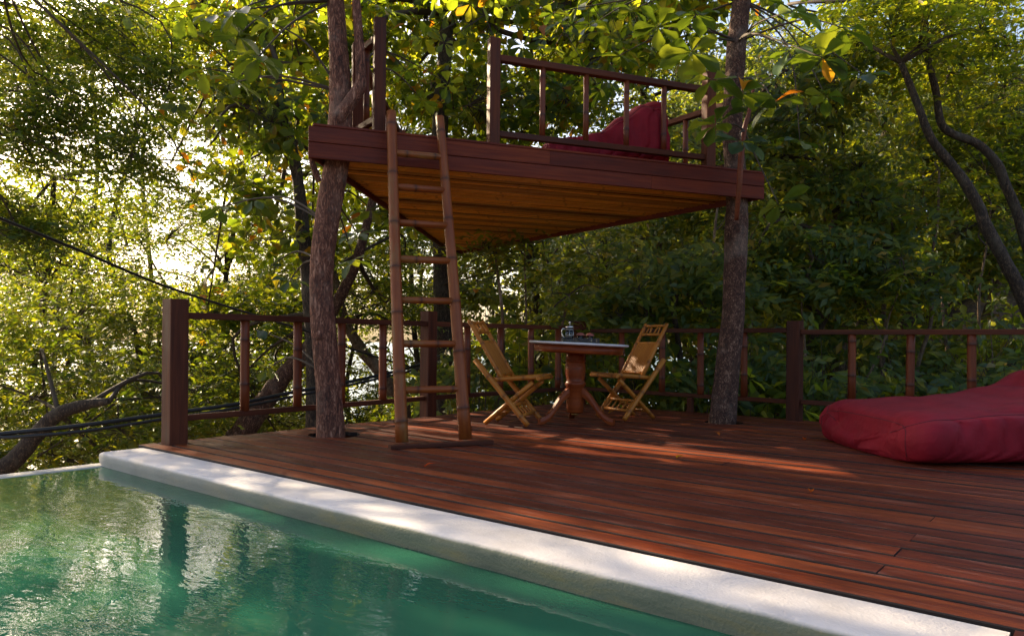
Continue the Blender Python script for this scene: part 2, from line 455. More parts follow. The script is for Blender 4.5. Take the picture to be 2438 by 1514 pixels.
cop.add(vs_, [(i*ns+k, i*ns+k+1, (i+1)*ns+k+1, (i+1)*ns+k) for i in range(len(xs)-1) for k in range(ns-1)], 0, True)
cop.f += [tuple(range(ns)), tuple(range((len(xs)-1)*ns + ns - 1, (len(xs)-1)*ns - 1, -1))]; cop.s += [False, False]
cop.build('coping', PLASTER, pool, keep_world=True)
wl_ = MB()
ov = [(-5.47, -1.4), (-5.47, -.118), (-5.45, -.101), (-5.40, -.093), (-5.30, -.092), (-5.262, -.096), (-5.25, -.115), (-5.25, -1.4)]
ys = [2.16 - .14 * i for i in range(36)]
vv = []
for y in ys:
    for (x, z) in ov:
        w = .006 * noise.noise(Vector((x * 3, y * 2.2, z)))
        vv.append((x + w, y, z + w * .5))
no = len(ov)
wl_.add(vv, [(j*no+k, j*no+k+1, (j+1)*no+k+1, (j+1)*no+k) for j in range(len(ys)-1) for k in range(no-1)], 0, True)
wl_.build('overflow_edge', PLASTER, pool, keep_world=True)
bs = MB(); bs.box((-5.46, -3.2, -1.52), (2.6, 2.4, -1.402)); bs.build('basin_floor', PLASTER, pool, keep_world=True)
wt = MB(); wt.add([(-5.30, -3.1, -.098), (2.5, -3.1, -.098), (2.5, 2.16, -.098), (-5.30, 2.16, -.098)], [(0, 1, 2, 3)])
tag(wt.build('water', WATER), 'rippled green pool water mirroring the trees', 'water', kind='structure')

# deck: every plank is its own piece, cut round the two trunks
deck = thing('deck', (-2.5, 5, -.2), 'reddish timber deck of long planks around the trees', 'deck', kind='structure')
OUT = [(-5.44, 2.43), (2.2, 2.43), (2.2, 7.50), (-2.5, 7.60), (-5.33, 7.88)]
HOLES = [((-4.885, 3.735), .205), ((-2.935, 6.86), .185)]
def clip_poly(poly, a, c):
    out = []
    ax, ay = a; bx, by = c
    side = lambda p: (bx-ax)*(p[1]-ay) - (by-ay)*(p[0]-ax)
    for i in range(len(poly)):
        p, q = poly[i], poly[(i+1) % len(poly)]
        sp, sq = side(p), side(q)
        if sp >= 0: out.append(p)
        if sp * sq < 0:
            t = sp / (sp - sq); out.append((p[0] + t*(q[0]-p[0]), p[1] + t*(q[1]-p[1])))
    return out
def plank(poly, y0, y1, dz, tilt):
    if len(poly) < 3: return
    cxp = sum(p[0] for p in poly) / len(poly); cyp = (y0 + y1) / 2
    ch, T = .004, .034
    zt = lambda y: dz + tilt * (y - cyp)
    n_ = len(poly); b = MB()
    top = [(x - cxp, min(y1 - ch, max(y0 + ch, y)) - cyp, zt(y)) for x, y in poly]
    mid = [(x - cxp, y - cyp, zt(y) - ch) for x, y in poly]
    bot = [(x - cxp, y - cyp, -T) for x, y in poly]
    b.add(top + mid + bot, [tuple(range(n_))] + [(i+n_, (i+1)%n_+n_, (i+1)%n_, i) for i in range(n_)] + [(i+2*n_, (i+1)%n_+2*n_, (i+1)%n_+n_, i+n_) for i in range(n_)] + [tuple(range(3*n_-1, 2*n_-1, -1))])
    o = b.build('plank', DECK, deck, Matrix.Translation((cxp, cyp, 0)))
    o.data.materials.append(GAP_DARK); o.data.polygons.foreach_set('material_index', [0] + [1] * (2 * n_) + [0]); o.data.update()
PITCH, GAP = .1362, .0125
row = 0; y = 2.43
rr = random.Random(5)
while y < 7.86:
    y0, y1 = y + GAP / 2, y + PITCH - GAP / 2
    x_end = 2.2
    cuts = []
    if row in (2, 4, 6, 9): cuts = [-.619 + rr.uniform(-.004, .004)]
    elif row % 3 == 0: cuts = [rr.uniform(-3.6, -1.8)] if row > 12 and row % 2 else [.6]
    elif row % 5 == 1: cuts = [rr.uniform(-.2, .8)]
    else: cuts = [rr.uniform(.9, 1.6)]
    spans, a = [], -5.6
    for c in cuts + [2.3]:
        spans.append((a, c - .002)); a = c + .002
    for (xa, xb) in spans:
        rect = [(xa, y0), (xb, y0), (xb, y1), (xa, y1)]
        for i in range(5): 
            rect = clip_poly(rect, OUT[i], OUT[(i+1) % 5]) if rect else rect
        if len(rect) < 3: continue
        pieces = [rect]
        for (hc, hr) in HOLES:
            if y1 < hc[1] - hr or y0 > hc[1] + hr: continue
            if not (min(p[0] for p in rect) < hc[0] < max(p[0] for p in rect)): continue
            half = lambda yy: math.sqrt(max(0, hr*hr - (yy - hc[1])**2))
            ym = [y0 + (y1 - y0) * t for t in (0, .25, .5, .75, 1)]
            L_ = clip_poly(rect, (hc[0], 100), (hc[0], -100)); L_ = clip_poly(rect, (hc[0], -100), (hc[0], 100))
            xl = min(p[0] for p in rect); xr = max(p[0] for p in rect)
            pieces = [[(xl, y0)] + [(hc[0] - half(q) - .001, q) for q in ym] + [(xl, y1)],
                      [(xr, y1)] + [(hc[0] + half(q) + .001, q) for q in reversed(ym)] + [(xr, y0)]]
            pieces[1] = pieces[1][::-1]; pieces[1] = pieces[1][::-1]
        dz, tilt = rr.uniform(-.0022, .0022), rr.uniform(-.018, .018)
        for pc in pieces: plank(pc, y0, y1, dz, tilt)
    y += PITCH; row += 1
for jx in (-5.2, -4.0, -2.8, -1.6, -.4, .8, 2.0):
    board('joist', (jx, 2.5, -.09), (jx, 7.45, -.09), .06, .12, RAIL, deck, ch=0)
board('rim_board', (-5.415, 2.45, -.12), (-5.30, 7.80, -.12), .03, .17, RAIL, deck, ch=0)
for px_, py_ in ((-5.2, 2.7), (-5.2, 5.2), (-5.1, 7.5), (-2.5, 7.3), (.5, 7.2), (-2.5, 2.7), (.5, 2.7), (-2.6, 5.0)):
    gz = ground_z(px_, py_); board('pier', (px_, py_, gz - .1), (px_, py_, -.15), .14, .14, RAIL, deck, ch=0)
# boards of the deck return at the pool's near end
for i in range(14):
    yy = 2.43 - PITCH * (i + 1)
    plank([(-.205, yy + GAP/2), (2.2, yy + GAP/2), (2.2, yy + PITCH - GAP/2), (-.205, yy + PITCH - GAP/2)], yy + GAP/2, yy + PITCH - GAP/2, rr.uniform(-.002, .002), 0)

# ------------------------------------------------------------------ railings of the deck
def lerp(a, c, t): return Vector(a) + (Vector(c) - Vector(a)) * t
def railing(name, label, runs, posts, stubs):
    root = thing(name, (*posts[0][:2], 0), label, 'railing')
    for (px_, py_, w, zt) in posts:
        board('post', (px_, py_, -.02), (px_, py_, zt), w, w, RAIL, root, up=(0, 1, 0), ch=.006)
    sd = 0
    for (a, c, ts, zt, zb) in runs:
        d = (Vector(c) - Vector(a)).normalized()
        board('top_rail', (*a, zt - .024), (*c, zt - .024), .085, .048, RAIL, root)
        board('bottom_rail', (*a, zb - .022), (*c, zb - .022), .055, .044, RAIL, root)
        for t in ts:
            p = lerp(a, c, t); sd += 1
            bamboo('baluster', (p.x, p.y, zb - .005), (p.x + random.uniform(-.008, .008), p.y, zt - .043), .037, .036, BAMR, root, .34, 12, sd)
    for (p, zt) in stubs:
        board('stub_post', (*p, -.02), (*p, zt), .06, .06, RAIL, root, up=(0, 1, 0))
    return root
P0, P1, P2, P3, P4 = (-5.29, 2.625), (-5.39, 5.28), (-5.22, 7.75), (-2.49, 7.545), (.35, 7.46)
railing('deck_railing', 'dark timber railing with bamboo balusters along the seaward side of the deck',
        [((-5.293, 2.69), (-5.388, 5.21), (.20, .398, .583, .782), .958, .206), ((-5.386, 5.35), (-5.225, 7.68), (.20, .418, .64, .85), .958, .208)],
        [(*P0, .135, 1.05), (*P1, .125, 1.06), (*P2, .12, 1.02)], [((-5.36, 4.02), .16)])
railing('deck_railing', 'dark timber railing with bamboo balusters in front of the shaded forest',
        [((-5.15, 7.743), (-2.56, 7.552), (.222, .436, .625, .82), .925, .205), ((-2.42, 7.543), (.28, 7.465), (.175, .36, .54, .72, .89), .906, .21)],
        [(*P3, .13, .995), (*P4, .13, .99)], [((-3.64, 7.60), .16)])

# ------------------------------------------------------------------ tree platform (triangular, held by three trunks)
ZT, ZB = 2.43, 2.165
FL, FR, BK = Vector((-4.819, 3.418, 0)), Vector((-2.655, 7.119, 0)), Vector((-8.467, 8.849, 0))
fd = (FR - FL).normalized(); fn = Vector((fd.y, -fd.x, 0))        # fn points towards the pool
plat = thing('tree_platform', (FL.x, FL.y, ZB), 'triangular timber lookout platform with bamboo matting below, held between three trunks', 'platform')
def edge_boards(A, Bv, nrm, splits, th=.028):
    d = (Bv - A).normalized(); L = (Bv - A).length
    for k, (z0, z1) in enumerate(((ZB, ZB + .120), (ZB + .124, ZT - .018))):
        xs_ = [0] + splits[k] + [L]
        for a, c in zip(xs_[:-1], xs_[1:]):
            p = A + d * (a + .001) + nrm * (th / 2); q = A + d * (c - .001) + nrm * (th / 2)
            board('fascia_board', (p.x, p.y, (z0+z1)/2), (q.x, q.y, (z0+z1)/2), th, z1 - z0, FASC, plat)
edge_boards(FL, FR, -fn, [[3.03], [2.02]])
dl = (BK - FL).normalized(); nl = Vector((dl.y, -dl.x, 0))        # inward for the left edge
db = (BK - FR).normalized(); nb = Vector((-db.y, db.x, 0))
edge_boards(FL + dl * .04, BK, nl, [[], []]); edge_boards(FR + db * .04, BK - db * .04, nb, [[], []])
# floor boards run parallel to the front edge
h_tri = (BK - FL).dot(-fn); rowd = .0
while rowd < h_tri - .2:
    a, c = rowd - .012 if rowd == 0 else rowd, rowd + .135
    t0, t1 = a / h_tri, c / h_tri
    tm = max(t0, 0)
    p = FL + (BK - FL) * ((tm + t1) / 2); q = FR + (BK - FR) * ((tm + t1) / 2)
    board('floor_board', (p.x, p.y, ZT - .007), (q.x, q.y, ZT - .007), c - a - .006, .02, FASC, plat)
    rowd += .137
# matting below: split bamboo laid side by side, joined as one sheet
mat_b = MB(); s_ = .035; k = 0
rm = random.Random(3)
while s_ < h_tri - .12:
    wd = rm.uniform(.020, .030); t = (s_ + wd / 2) / h_tri
    p = FL + (BK - FL) * t + dl * .0; q = FR + (BK - FR) * t
    A0 = p + fd * .035; B0 = q - fd * .035
    L = (B0 - A0).length
    if L > .2:
        zc = ZB + .055 + rm.uniform(-.008, .006); tint = rm.uniform(0, .16); g3 = random.Random(k // 3 + 900); tint += g3.choice((0, 0, .05, .15, .30, .65, .95))
        gk = random.Random(k // 7); nstep = gk.uniform(.62, .85); ph = gk.uniform(0, nstep) + rm.uniform(-.012, .012); tint = max(0, tint + gk.uniform(-.06, .14))
        cuts = [0.0]; xx = ph
        while xx < L - .05:
            if xx > .05: cuts += [xx - .018, xx - .006, xx + .006, xx + .018]
            xx += nstep
        cuts.append(L)
        vv, aa = [], []
        for j, cx_ in enumerate(cuts):
            nd = 1.0 if (0 < j < len(cuts)-1 and (j - 1) % 4 in (1, 2)) else tint
            if nd == 1.0: nd = .62 + .3 * tint
            pc = A0 + fd * cx_
            sag = .006 * noise.noise(Vector((cx_ * 2, k * .7, 0)))
            for (o_, dz) in ((-wd/2, .004), (-wd/4, -.004), (wd/4, -.004), (wd/2, .004)):
                pp = pc - fn * o_; vv.append((pp.x, pp.y, zc + dz + sag - .003 * nd)); aa.append(nd)
        mat_b.add(vv, [(j*4+i, j*4+i+1, (j+1)*4+i+1, (j+1)*4+i) for j in range(len(cuts)-1) for i in range(3)], aa, True)
    s_ += wd + rm.choice((.001, .002, .004, .006, .018)); k += 1
o = mat_b.build('bamboo_matting', BAMM, plat, keep_world=True); o['kind'] = 'stuff'; o['label'] = 'golden split bamboo matting under the platform'
for t in (.12, .3, .5, .7):
    p = FL + (BK - FL) * t + fd * .06; q = FR + (BK - FR) * t - fd * .06
    board('joist', (p.x, p.y, ZB + .14), (q.x, q.y, ZB + .14), .05, .13, RAIL, plat, ch=0)
def on_front(t, inset): p = FL + fd * t - fn * inset; return p
def plat_post(p, ztop, w=.092):
    board('post', (p.x, p.y, ZT - .02), (p.x, p.y, ztop), w, w, RAIL, plat, up=tuple(fn), ch=.005)
fp0, fp1, fp2 = on_front(.55, .06), on_front(1.52, .06), on_front(3.69, .07)
plat_post(fp0, 3.335); plat_post(fp1, 3.325); plat_post(fp2, 3.33, .10)
def plat_rail(p, q, zt, zb, bal, up_w=.07, r=.026):
    d = (q - p).normalized()
    board('top_rail', (p.x, p.y, zt), (q.x, q.y, zt), up_w, .055, RAIL, plat)
    board('bottom_rail', (p.x, p.y, zb), (q.x, q.y, zb), .05, .05, RAIL, plat)
    for i, t in enumerate(bal):
        c = p + (q - p) * t
        bamboo('baluster', (c.x, c.y, zb + .024), (c.x, c.y, zt - .026), r, r, BAMR, plat, .38, 12, i + int(abs(p.x) * 50))
plat_rail(fp1 + fd * .046, fp2 - fd * .05, 3.165, 2.525, (.195, .398, .595, .785))
LC = Vector((-5.02, 4.05, 0)); plat_post(LC, 3.28)
plat_rail(fp0 - fn * .046 - fd * .02, LC + fn * .04, 3.185, 2.545, (.52,))
LB = Vector((-6.60, 5.98, 0)); plat_post(LB, 3.25)
plat_rail(LC + dl * .05, LB - dl * .05, 3.18, 2.54, (.14, .30, .46, .62, .78, .92))
RB = FR + db * 2.35 + nb * .08; plat_post(RB, 3.25)
r0 = FR + db * .42 + nb * .08
plat_rail(Vector((r0.x, r0.y, 0)), RB - db * .05, 3.17, 2.54, (.28, .5, .72, .92), r=.03)

# ------------------------------------------------------------------ ladder
lad = thing('bamboo_ladder', (-3.89, 3.87, 0), 'weathered bamboo ladder leaning on the platform edge', 'ladder')
la0, la1 = Vector((-4.005, 3.663, .028)), Vector((-4.445, 3.922, 2.567))
lb0, lb1 = Vector((-3.773, 4.089, .028)), Vector((-4.248, 4.264, 2.573))
bamboo('ladder_rail', la0, la1, .047, .038, BAML, lad, .40, 16, 4, .012)
bamboo('ladder_rail', lb0, lb1, .050, .034, BAML, lad, .38, 16, 9, -.012)
for i, zt_ in enumerate((.375, .715, 1.045, 1.36, 1.645, 1.93, 2.205)):
    t = zt_ / 2.545; p, q = lerp(la0, la1, t), lerp(lb0, lb1, t)
    bamboo('rung', p, q, .027 + .003 * (i % 2), .026, BAML, lad, .24, 12, 20 + i)
pl0, pl1 = Vector((-3.955, 3.50, .015)), Vector((-3.60, 4.19, .015))
board('foot_plank', pl0, pl1, .075, .028, RAIL, lad)

# ------------------------------------------------------------------ table with coffee things
TC = Vector((-3.945, 5.789, 0))
tab = thing('pedestal_table', TC, 'round wooden pedestal table with a pale stone top', 'table', rz=YAW)
Mt = WM[tab] @ Matrix.Rotation(R(2.3), 4, 'Y')
b = MB(); b.lathe([(.30, .735), (.455, .736), (.468, .742), (.470, .750), (.466, .757), (.455, .760)], 56)
b.build('table_top', MARBLE, tab, Mt)
b = MB(); b.lathe([(.395, .660), (.412, .664), (.418, .675), (.420, .7345)], 56); b.build('apron', TEAK, tab, Mt)
b = MB(); b.lathe([(.075, .10), (.082, .11), (.084, .20), (.084, .34), (.098, .36), (.102, .375), (.092, .39), (.086, .40), (.094, .44), (.098, .50), (.094, .555), (.084, .57),
                   (.094, .578), (.096, .59), (.088, .602), (.086, .61), (.090, .625), (.090, .668), (.16, .672), (.16, .69)], 14)
b.build('pedestal', TEAK, tab, WM[tab])
b = MB(); b.lathe([(.0, .07), (.03, .072), (.036, .085), (.03, .102)], 14); b.build('finial', BRASS, tab, WM[tab])
for a in (-30, 90, 210):
    b = MB()
    prof = [(.05, .300, .075), (.10, .285, .085), (.15, .245, .080), (.20, .185, .072), (.25, .120, .066), (.30, .070, .062), (.35, .042, .060), (.395, .034, .058)]
    vv = []
    for (x, z, hh) in prof:
        for (yy, zz) in ((-.024, z - hh/2), (.024, z - hh/2), (.028, z), (.020, z + hh/2), (-.020, z + hh/2), (-.028, z)):
            vv.append((x, yy, max(zz, .002)))
    b.add(vv, [(i*6+k, i*6+(k+1)%6, (i+1)*6+(k+1)%6, (i+1)*6+k) for i in range(7) for k in range(6)] + [tuple(range(5, -1, -1)), tuple(range(42, 48))], 0, False)
    b.build('leg', TEAK, tab, WM[tab] @ Matrix.Rotation(R(a), 4, 'Z'))
def on_table(lx, ly): return Mt @ Vector((lx, ly, .7605))
tp = on_table(.01, -.08); Mtray = Mt @ Matrix.Translation((.005, -.06, .7612))
tray = thing('serving_tray', tp, 'black woven serving tray on the round table', 'tray', rz=YAW)
b = MB(); b.box((-.165, -.11, 0), (.165, .11, .008), 0); b.build('tray_base', RATTAN, tray, Mtray)
b = MB()
for sx, sy, ex, ey in ((-.165, -.11, .165, -.11), (.165, -.11, .165, .11), (.165, .11, -.165, .11), (-.165, .11, -.165, -.11)):
    nS = 22 if sx != ex else 14
    for i in range(nS):
        t = i / nS; x, yv = sx + (ex - sx) * t, sy + (ey - sy) * t
        b.box((x - .0045, yv - .0045, .008), (x + .0045, yv + .0045, .038 + .008 * ((i * 7) % 3) / 2))
o = b.build('woven_rim', RATTAN, tray, Mtray)
fp_ = Mtray @ Vector((-.095, .0, .008))
press = thing('coffee_press', fp_, 'glass and chrome coffee press standing on the black tray', 'coffee press')
Mp = WM[press]
b = MB(); b.lathe([(.036, .004), (.037, .125), (.035, .125), (.034, .008)], 24); b.build('beaker', GLASS, press, Mp)
b = MB(); b.lathe([(.001, .0095), (.0325, .0095), (.0325, .052), (.001, .053)], 20); b.build('coffee', COFFEE, press, Mp)
b = MB()
for z in (.004, .05, .105): 
    b.lathe([(.0375, z), (.0395, z), (.0395, z + .006), (.0375, z + .006), (.0375, z)], 24)
for k in range(6):
    a = k * math.pi / 3; b.tube([(.0385*math.cos(a), .0385*math.sin(a), 0), (.0385*math.cos(a), .0385*math.sin(a), .108)], .0022, 6)
b.build('steel_frame', STEEL, press, Mp)
b = MB(); b.lathe([(.038, .124), (.040, .128), (.038, .138), (.022, .146), (.004, .150), (.003, .166), (.009, .170), (.010, .178), (.005, .184), (.0, .185)], 22); b.build('lid', STEEL, press, Mp)
b = MB(); hd = -RT
b.tube([hd * .038 + Vector((0, 0, .112)), hd * .066 + Vector((0, 0, .118)), hd * .076 + Vector((0, 0, .09)), hd * .070 + Vector((0, 0, .055)), hd * .048 + Vector((0, 0, .030)), hd * .038 + Vector((0, 0, .03))], .0055, 8)
b.build('handle', STEEL, press, Mp)
for i, (lx, ly) in enumerate(((.005, .0), (.095, .01))):
    cp = Mtray @ Vector((lx, ly, .008))
    c = thing('coffee_cup', cp, ('glass cup with reddish lid beside the coffee press', 'glass cup with reddish lid away from the coffee press')[i], 'cup', 'lidded cups on the tray')
    b = MB(); b.lathe([(.022, .0), (.026, .012), (.031, .055), (.0295, .055), (.0245, .014), (.001, .008)], 20); b.build('cup_body', GLASS, c, WM[c])
    b = MB(); b.lathe([(.036, .056), (.040, .060), (.036, .070), (.022, .080), (.006, .084), (.001, .085)], 20); b.build('cup_lid', CERAM, c, WM[c])

# ------------------------------------------------------------------ folding bamboo chairs
def chair(loc, rz, label):
    root = thing('folding_chair', loc, label, 'chair', 'bamboo folding chairs at the table', rz=rz)
    Mw = WM[root]
    def P(x, yv, z): return Mw @ Vector((x, yv, z))
    k = 0
    for s in (-1, 1):
        bamboo('front_leg', P(-.30, s*.205, .595), P(.21, s*.205, .022), .026, .024, BAMC, root, .26, 12, 31 + k)
        bamboo('rear_leg', P(.235, s*.150, .405), P(-.22, s*.150, .018), .022, .021, BAMC, root, .24, 12, 41 + k)
        bamboo('seat_rail', P(-.13, s*.178, .418), P(.305, s*.178, .452), .021, .021, BAMC, root, .22, 12, 51 + k)
        bamboo('back_stile', P(-.045, s*.155, .41), P(-.385, s*.155, .955), .021, .019, BAMC, root, .24, 12, 61 + k)
        k += 1
    S0, S1 = Vector((-.045, 0, .41)), Vector((-.385, 0, .955)); bdir = (S1 - S0)
    def bk(t, yv, off=0.0):
        q = S0 + bdir * t; nn = Vector((bdir.z, 0, -bdir.x)).normalized()
        return Mw @ Vector((q.x + nn.x * off, yv, q.z + nn.z * off))
    for i, t in enumerate((.10, .64, .80, .965)):
        bamboo('back_rail', bk(t, -.15), bk(t, .15), .014, .014, BAMC, root, .25, 10, 70 + i)
    for i in range(11):
        yv = -.1225 + i * .0245
        p, q = bk(.115, yv, .004), bk(.625, yv, .004)
        board('back_slat', p, q, .0222, .007, BAMC, root, up=tuple(Mw.to_3x3() @ Vector((bdir.z, 0, -bdir.x))), ch=.002)
    for i in range(4):
        yv = -.09 + i * .06
        bamboo('spindle', bk(.815, yv), bk(.95, yv + .012 * (-1) ** i), .008, .008, BAMC, root, .5, 8, 80 + i)
    for i in range(12):
        x = -.09 + i * .034; z = .421 + (x + .13) / .435 * .034
        board('seat_slat', P(x, -.172, z), P(x, .172, z), .030, .009, BAMC, root, up=tuple(Mw.to_3x3() @ Vector((-.08, 0, 1))), ch=.002)
    bamboo('seat_front_rail', P(.298, -.205, .440), P(.298, .205, .440), .019, .019, BAMC, root, .25, 10, 90)
    for i, (x0, z0) in enumerate(((-.135, .09), (-.075, .141))):
        bamboo('stretcher', P(x0, -.148, z0), P(x0, .148, z0), .015, .015, BAMC, root, .3, 10, 91 + i)
    for i, t in enumerate((.70, .86)):
        x, z = -.30 + .51 * t, .595 - .573 * t
        bamboo('stretcher', P(x, -.205, z), P(x, .205, z), .015, .015, BAMC, root, .3, 10, 95 + i)
    for i in range(5):
        yv = -.15 + .075 * i
        bamboo('foot_rung', P(-.30 + .51*.70, yv, .595 - .573*.70), P(-.30 + .51*.86, yv, .595 - .573*.86), .009, .009, BAMC, root, .5, 8, 97 + i)
    return root
chair((-4.292, 5.298, 0), R(19.3), 'golden bamboo folding chair seen side-on between the ladder and the table')
chair((-3.784, 6.474, 0), R(-109), 'golden bamboo folding chair between the table and the forest railing')

# ------------------------------------------------------------------ bean bags
def bean_bag(name, label, origin, rz, L, W, prof, seed, seam_z=.62, nu=150, nv=128, scale_w=1.0):
    """lounger along local +x from its low front to its raised back; prof: (s, height)"""
    root = thing(name, origin, label, 'bean bag', rz=rz)
    Mw = WM[root]
    def hgt(s):
        for (a, ha), (c, hc) in zip(prof[:-1], prof[1:]):
            if a <= s <= c:
                t = (s - a) / (c - a); t = t*t*(3-2*t); return ha + (hc - ha) * t
        return prof[-1][1]
    verts = []
    def ridge(v): return max(0.0, 1 - abs(noise.noise(v)) * 3.2) ** 1.4
    def surf(u, v):
        s = .5 - .5 * math.cos(math.pi * u)
        e = max(1e-4, 1 - abs(2*s-1) ** 26.0) ** (1/3.2)
        x = (s - .5) * L
        H = hgt(s) * (.30 + .70 * e); wv = W * .5 * e
        a = 2 * math.pi * v
        ca, sa = math.cos(a), math.sin(a)
        k = 2 / 6.5
        yv = wv * math.copysign(abs(ca) ** k, ca); zz = math.copysign(abs(sa) ** k, sa)
        f = .5 + .5 * zz * (1 if zz < 0 else (.25 + .75 * e) ** .5)
        z = H * f
        belly = math.sin(math.pi * min(1, max(0, f)))
        p = Vector((x * (1 + .045 * belly), yv * (1 + .07 * belly), z + .05 * H * (1 - min(1, abs(yv) / (W * .5)) ** 2) * (f > .9)))
        q = Vector((p.x + seed, p.y, p.z))
        side = 1 - min(1, max(0, (f - .86) / .12))            # 1 on the walls, 0 on the top
        along = p.x * .9 + p.y * .9
        wall = .055 * ridge(Vector((along * 3.6 + q.z * 2.2, seed, q.z * 1.1))) + .040 * ridge(Vector((along * 7.5 - q.z * 4.0, seed + 3, q.z * 2.5)))
        topf = .034 * ridge(Vector((q.x * 1.5 + q.y * 1.2, q.y * 3.2 - q.x * .8, seed))) + .034 * noise.noise(q * 1.7)
        crease = side * wall * (.35 + .65 * belly) + (1 - side) * topf
        seamd = math.exp(-((f - .93) / .035) ** 2)
        n_ = Vector((p.x * .25 + (.6 if s > .97 else -.6 if s < .03 else 0), p.y * (1.0 if side > .2 else .2), (z - H * .5) * (2.2 if side < .8 else .5))).normalized()
        p = p + n_ * (.030 * noise.noise(q * 1.9) * side - crease * .9 - .012 * seamd)
        p.z = max(.003, p.z)
        return p
    verts = [surf(i / nu, j / nv) for i in range(nu + 1) for j in range(nv)]
    b = MB()
    b.add(verts, [(i*nv+j, i*nv+(j+1)%nv, (i+1)*nv+(j+1)%nv, (i+1)*nv+j) for i in range(nu) for j in range(nv)], 0, True)
    b.f += [tuple(range(nv - 1, -1, -1)), tuple(nu * nv + j for j in range(nv))]; b.s += [True, True]
    b.build('cover', CLOTH, root, Mw)
    # stitched seams: along the top edge on both long sides, across both ends, and down the four corners
    vt = .105
    lines = [[surf(i / nu, v0) for i in range(6, nu - 5)] for v0 in (vt, .5 - vt)]
    lines += [[surf(uc, .0 + vt * t / 12) for t in range(-5, 13)] for uc in (.075, .925)] + [[surf(uc, .5 - vt * t / 12) for t in range(-5, 13)] for uc in (.075, .925)]
    lines += [[surf(uc, vt + (.5 - 2 * vt) * t / 40) for t in range(41)] for uc in (.075,)]
    for pts in lines:
        out = [p + Vector((0, p.y, .3)).normalized() * .001 for p in pts]
        sm = MB(); sm.tube(out, .0028, 6); sm.build('seam', SEAMM, root, Mw)
    return root
ang_ = math.atan2(.66, .75)
bdx, bdy = Vector((.75, .66, 0)), Vector((-.66, .75, 0))
c0 = Vector((-1.40, 5.77, 0)) + bdx * .98
bean_bag('bean_bag', 'large crimson bean bag lounger lying on the deck', (c0.x, c0.y, 0), ang_, 2.05, 1.42,
         [(0, .29), (.10, .32), (.30, .36), (.48, .39), (.64, .43), (.82, .60), (.93, .66), (1, .5)], 5.3)
ub = Vector((-3.93, 6.16, 2.437))
bean_bag('bean_bag', 'crimson bean bag seat up on the tree platform behind the balusters', ub, math.atan2(RT.y, RT.x) + R(8), 1.22, .80,
         [(0, .20), (.22, .25), (.42, .31), (.60, .44), (.78, .58), (.90, .60), (1, .46)], 9.0)

# ------------------------------------------------------------------ cables
def cable(name, label, pts, r, group=None):
    P = [Vector(p) for p in pts]; out = []
    for i in range(len(P) - 1):
        a, c = P[max(i-1, 0)], P[min(i+2, len(P)-1)]
        for k in range(8):
            t = k / 8; p0, p1 = P[i], P[i+1]
            out.append(.5 * ((2*p0) + (p1 - a)*t + (2*a - 5*p0 + 4*p1 - c)*t*t + (3*p0 - a - 3*p1 + c)*t**3))
    out.append(P[-1])
    b = MB(); b.tube(out, r, 8)
    tag(b.build(name, CABLE), label, 'cable', group)
cable('cable', 'single black cable sloping down behind the deck railing', [(-5.2, .6, 1.75), (-6.05, 1.60, 1.645), (-6.25, 1.81, 1.62), (-6.76, 2.53, 1.496), (-7.16, 3.41, 1.282), (-7.22, 4.32, 1.056), (-7.15, 5.09, .852), (-7.13, 5.78, .633), (-7.3, 6.9, .39), (-8.2, 8.4, .2)], .013)
cable('cable', 'thick black cable of the pair slung low outside the railing', [(-7.3, .4, -.1), (-7.40, 1.97, -.081), (-7.46, 2.17, -.073), (-7.40, 2.82, -.045), (-7.39, 3.58, .006), (-7.32, 4.29, .065), (-7.37, 5.0, .149), (-7.29, 5.91, .265), (-7.28, 6.97, .438), (-8.15, 8.42, .6)], .022)
cable('cable', 'thin black cable of the pair slung low outside the railing', [(-7.5, .4, -.1), (-7.55, 2.01, -.082), (-7.40, 2.20, -.10), (-7.33, 2.8, -.092), (-7.33, 3.54, -.036), (-7.27, 4.25, .025), (-7.30, 4.95, .105), (-7.24, 5.84, .225), (-7.23, 6.95, .395), (-8.12, 8.42, .52)], .016)

# ------------------------------------------------------------------ vegetation
def tri_mesh(name, verts, tris, rnd, mat, parent, base, smooth=True):
    me = bpy.data.meshes.new(name)
    nv, nt = len(verts), len(tris)
    me.vertices.add(nv); me.vertices.foreach_set('co', (verts - np.array(base)).astype(np.float32).ravel())
    me.loops.add(nt * 3); me.loops.foreach_set('vertex_index', tris.astype(np.int32).ravel())
    me.polygons.add(nt); me.polygons.foreach_set('loop_start', np.arange(0, nt * 3, 3, dtype=np.int32))
    me.polygons.foreach_set('loop_total', np.full(nt, 3, dtype=np.int32))
    if smooth: me.polygons.foreach_set('use_smooth', np.ones(nt, dtype=bool))
    if rnd is not None:
        a = me.attributes.new('rnd', 'FLOAT', 'FACE'); a.data.foreach_set('value', rnd.astype(np.float32))
    me.update(calc_edges=True); me.materials.append(mat)
    o = bpy.data.objects.new(name, me)
    return link(o, parent, Matrix.Translation(Vector(base)))

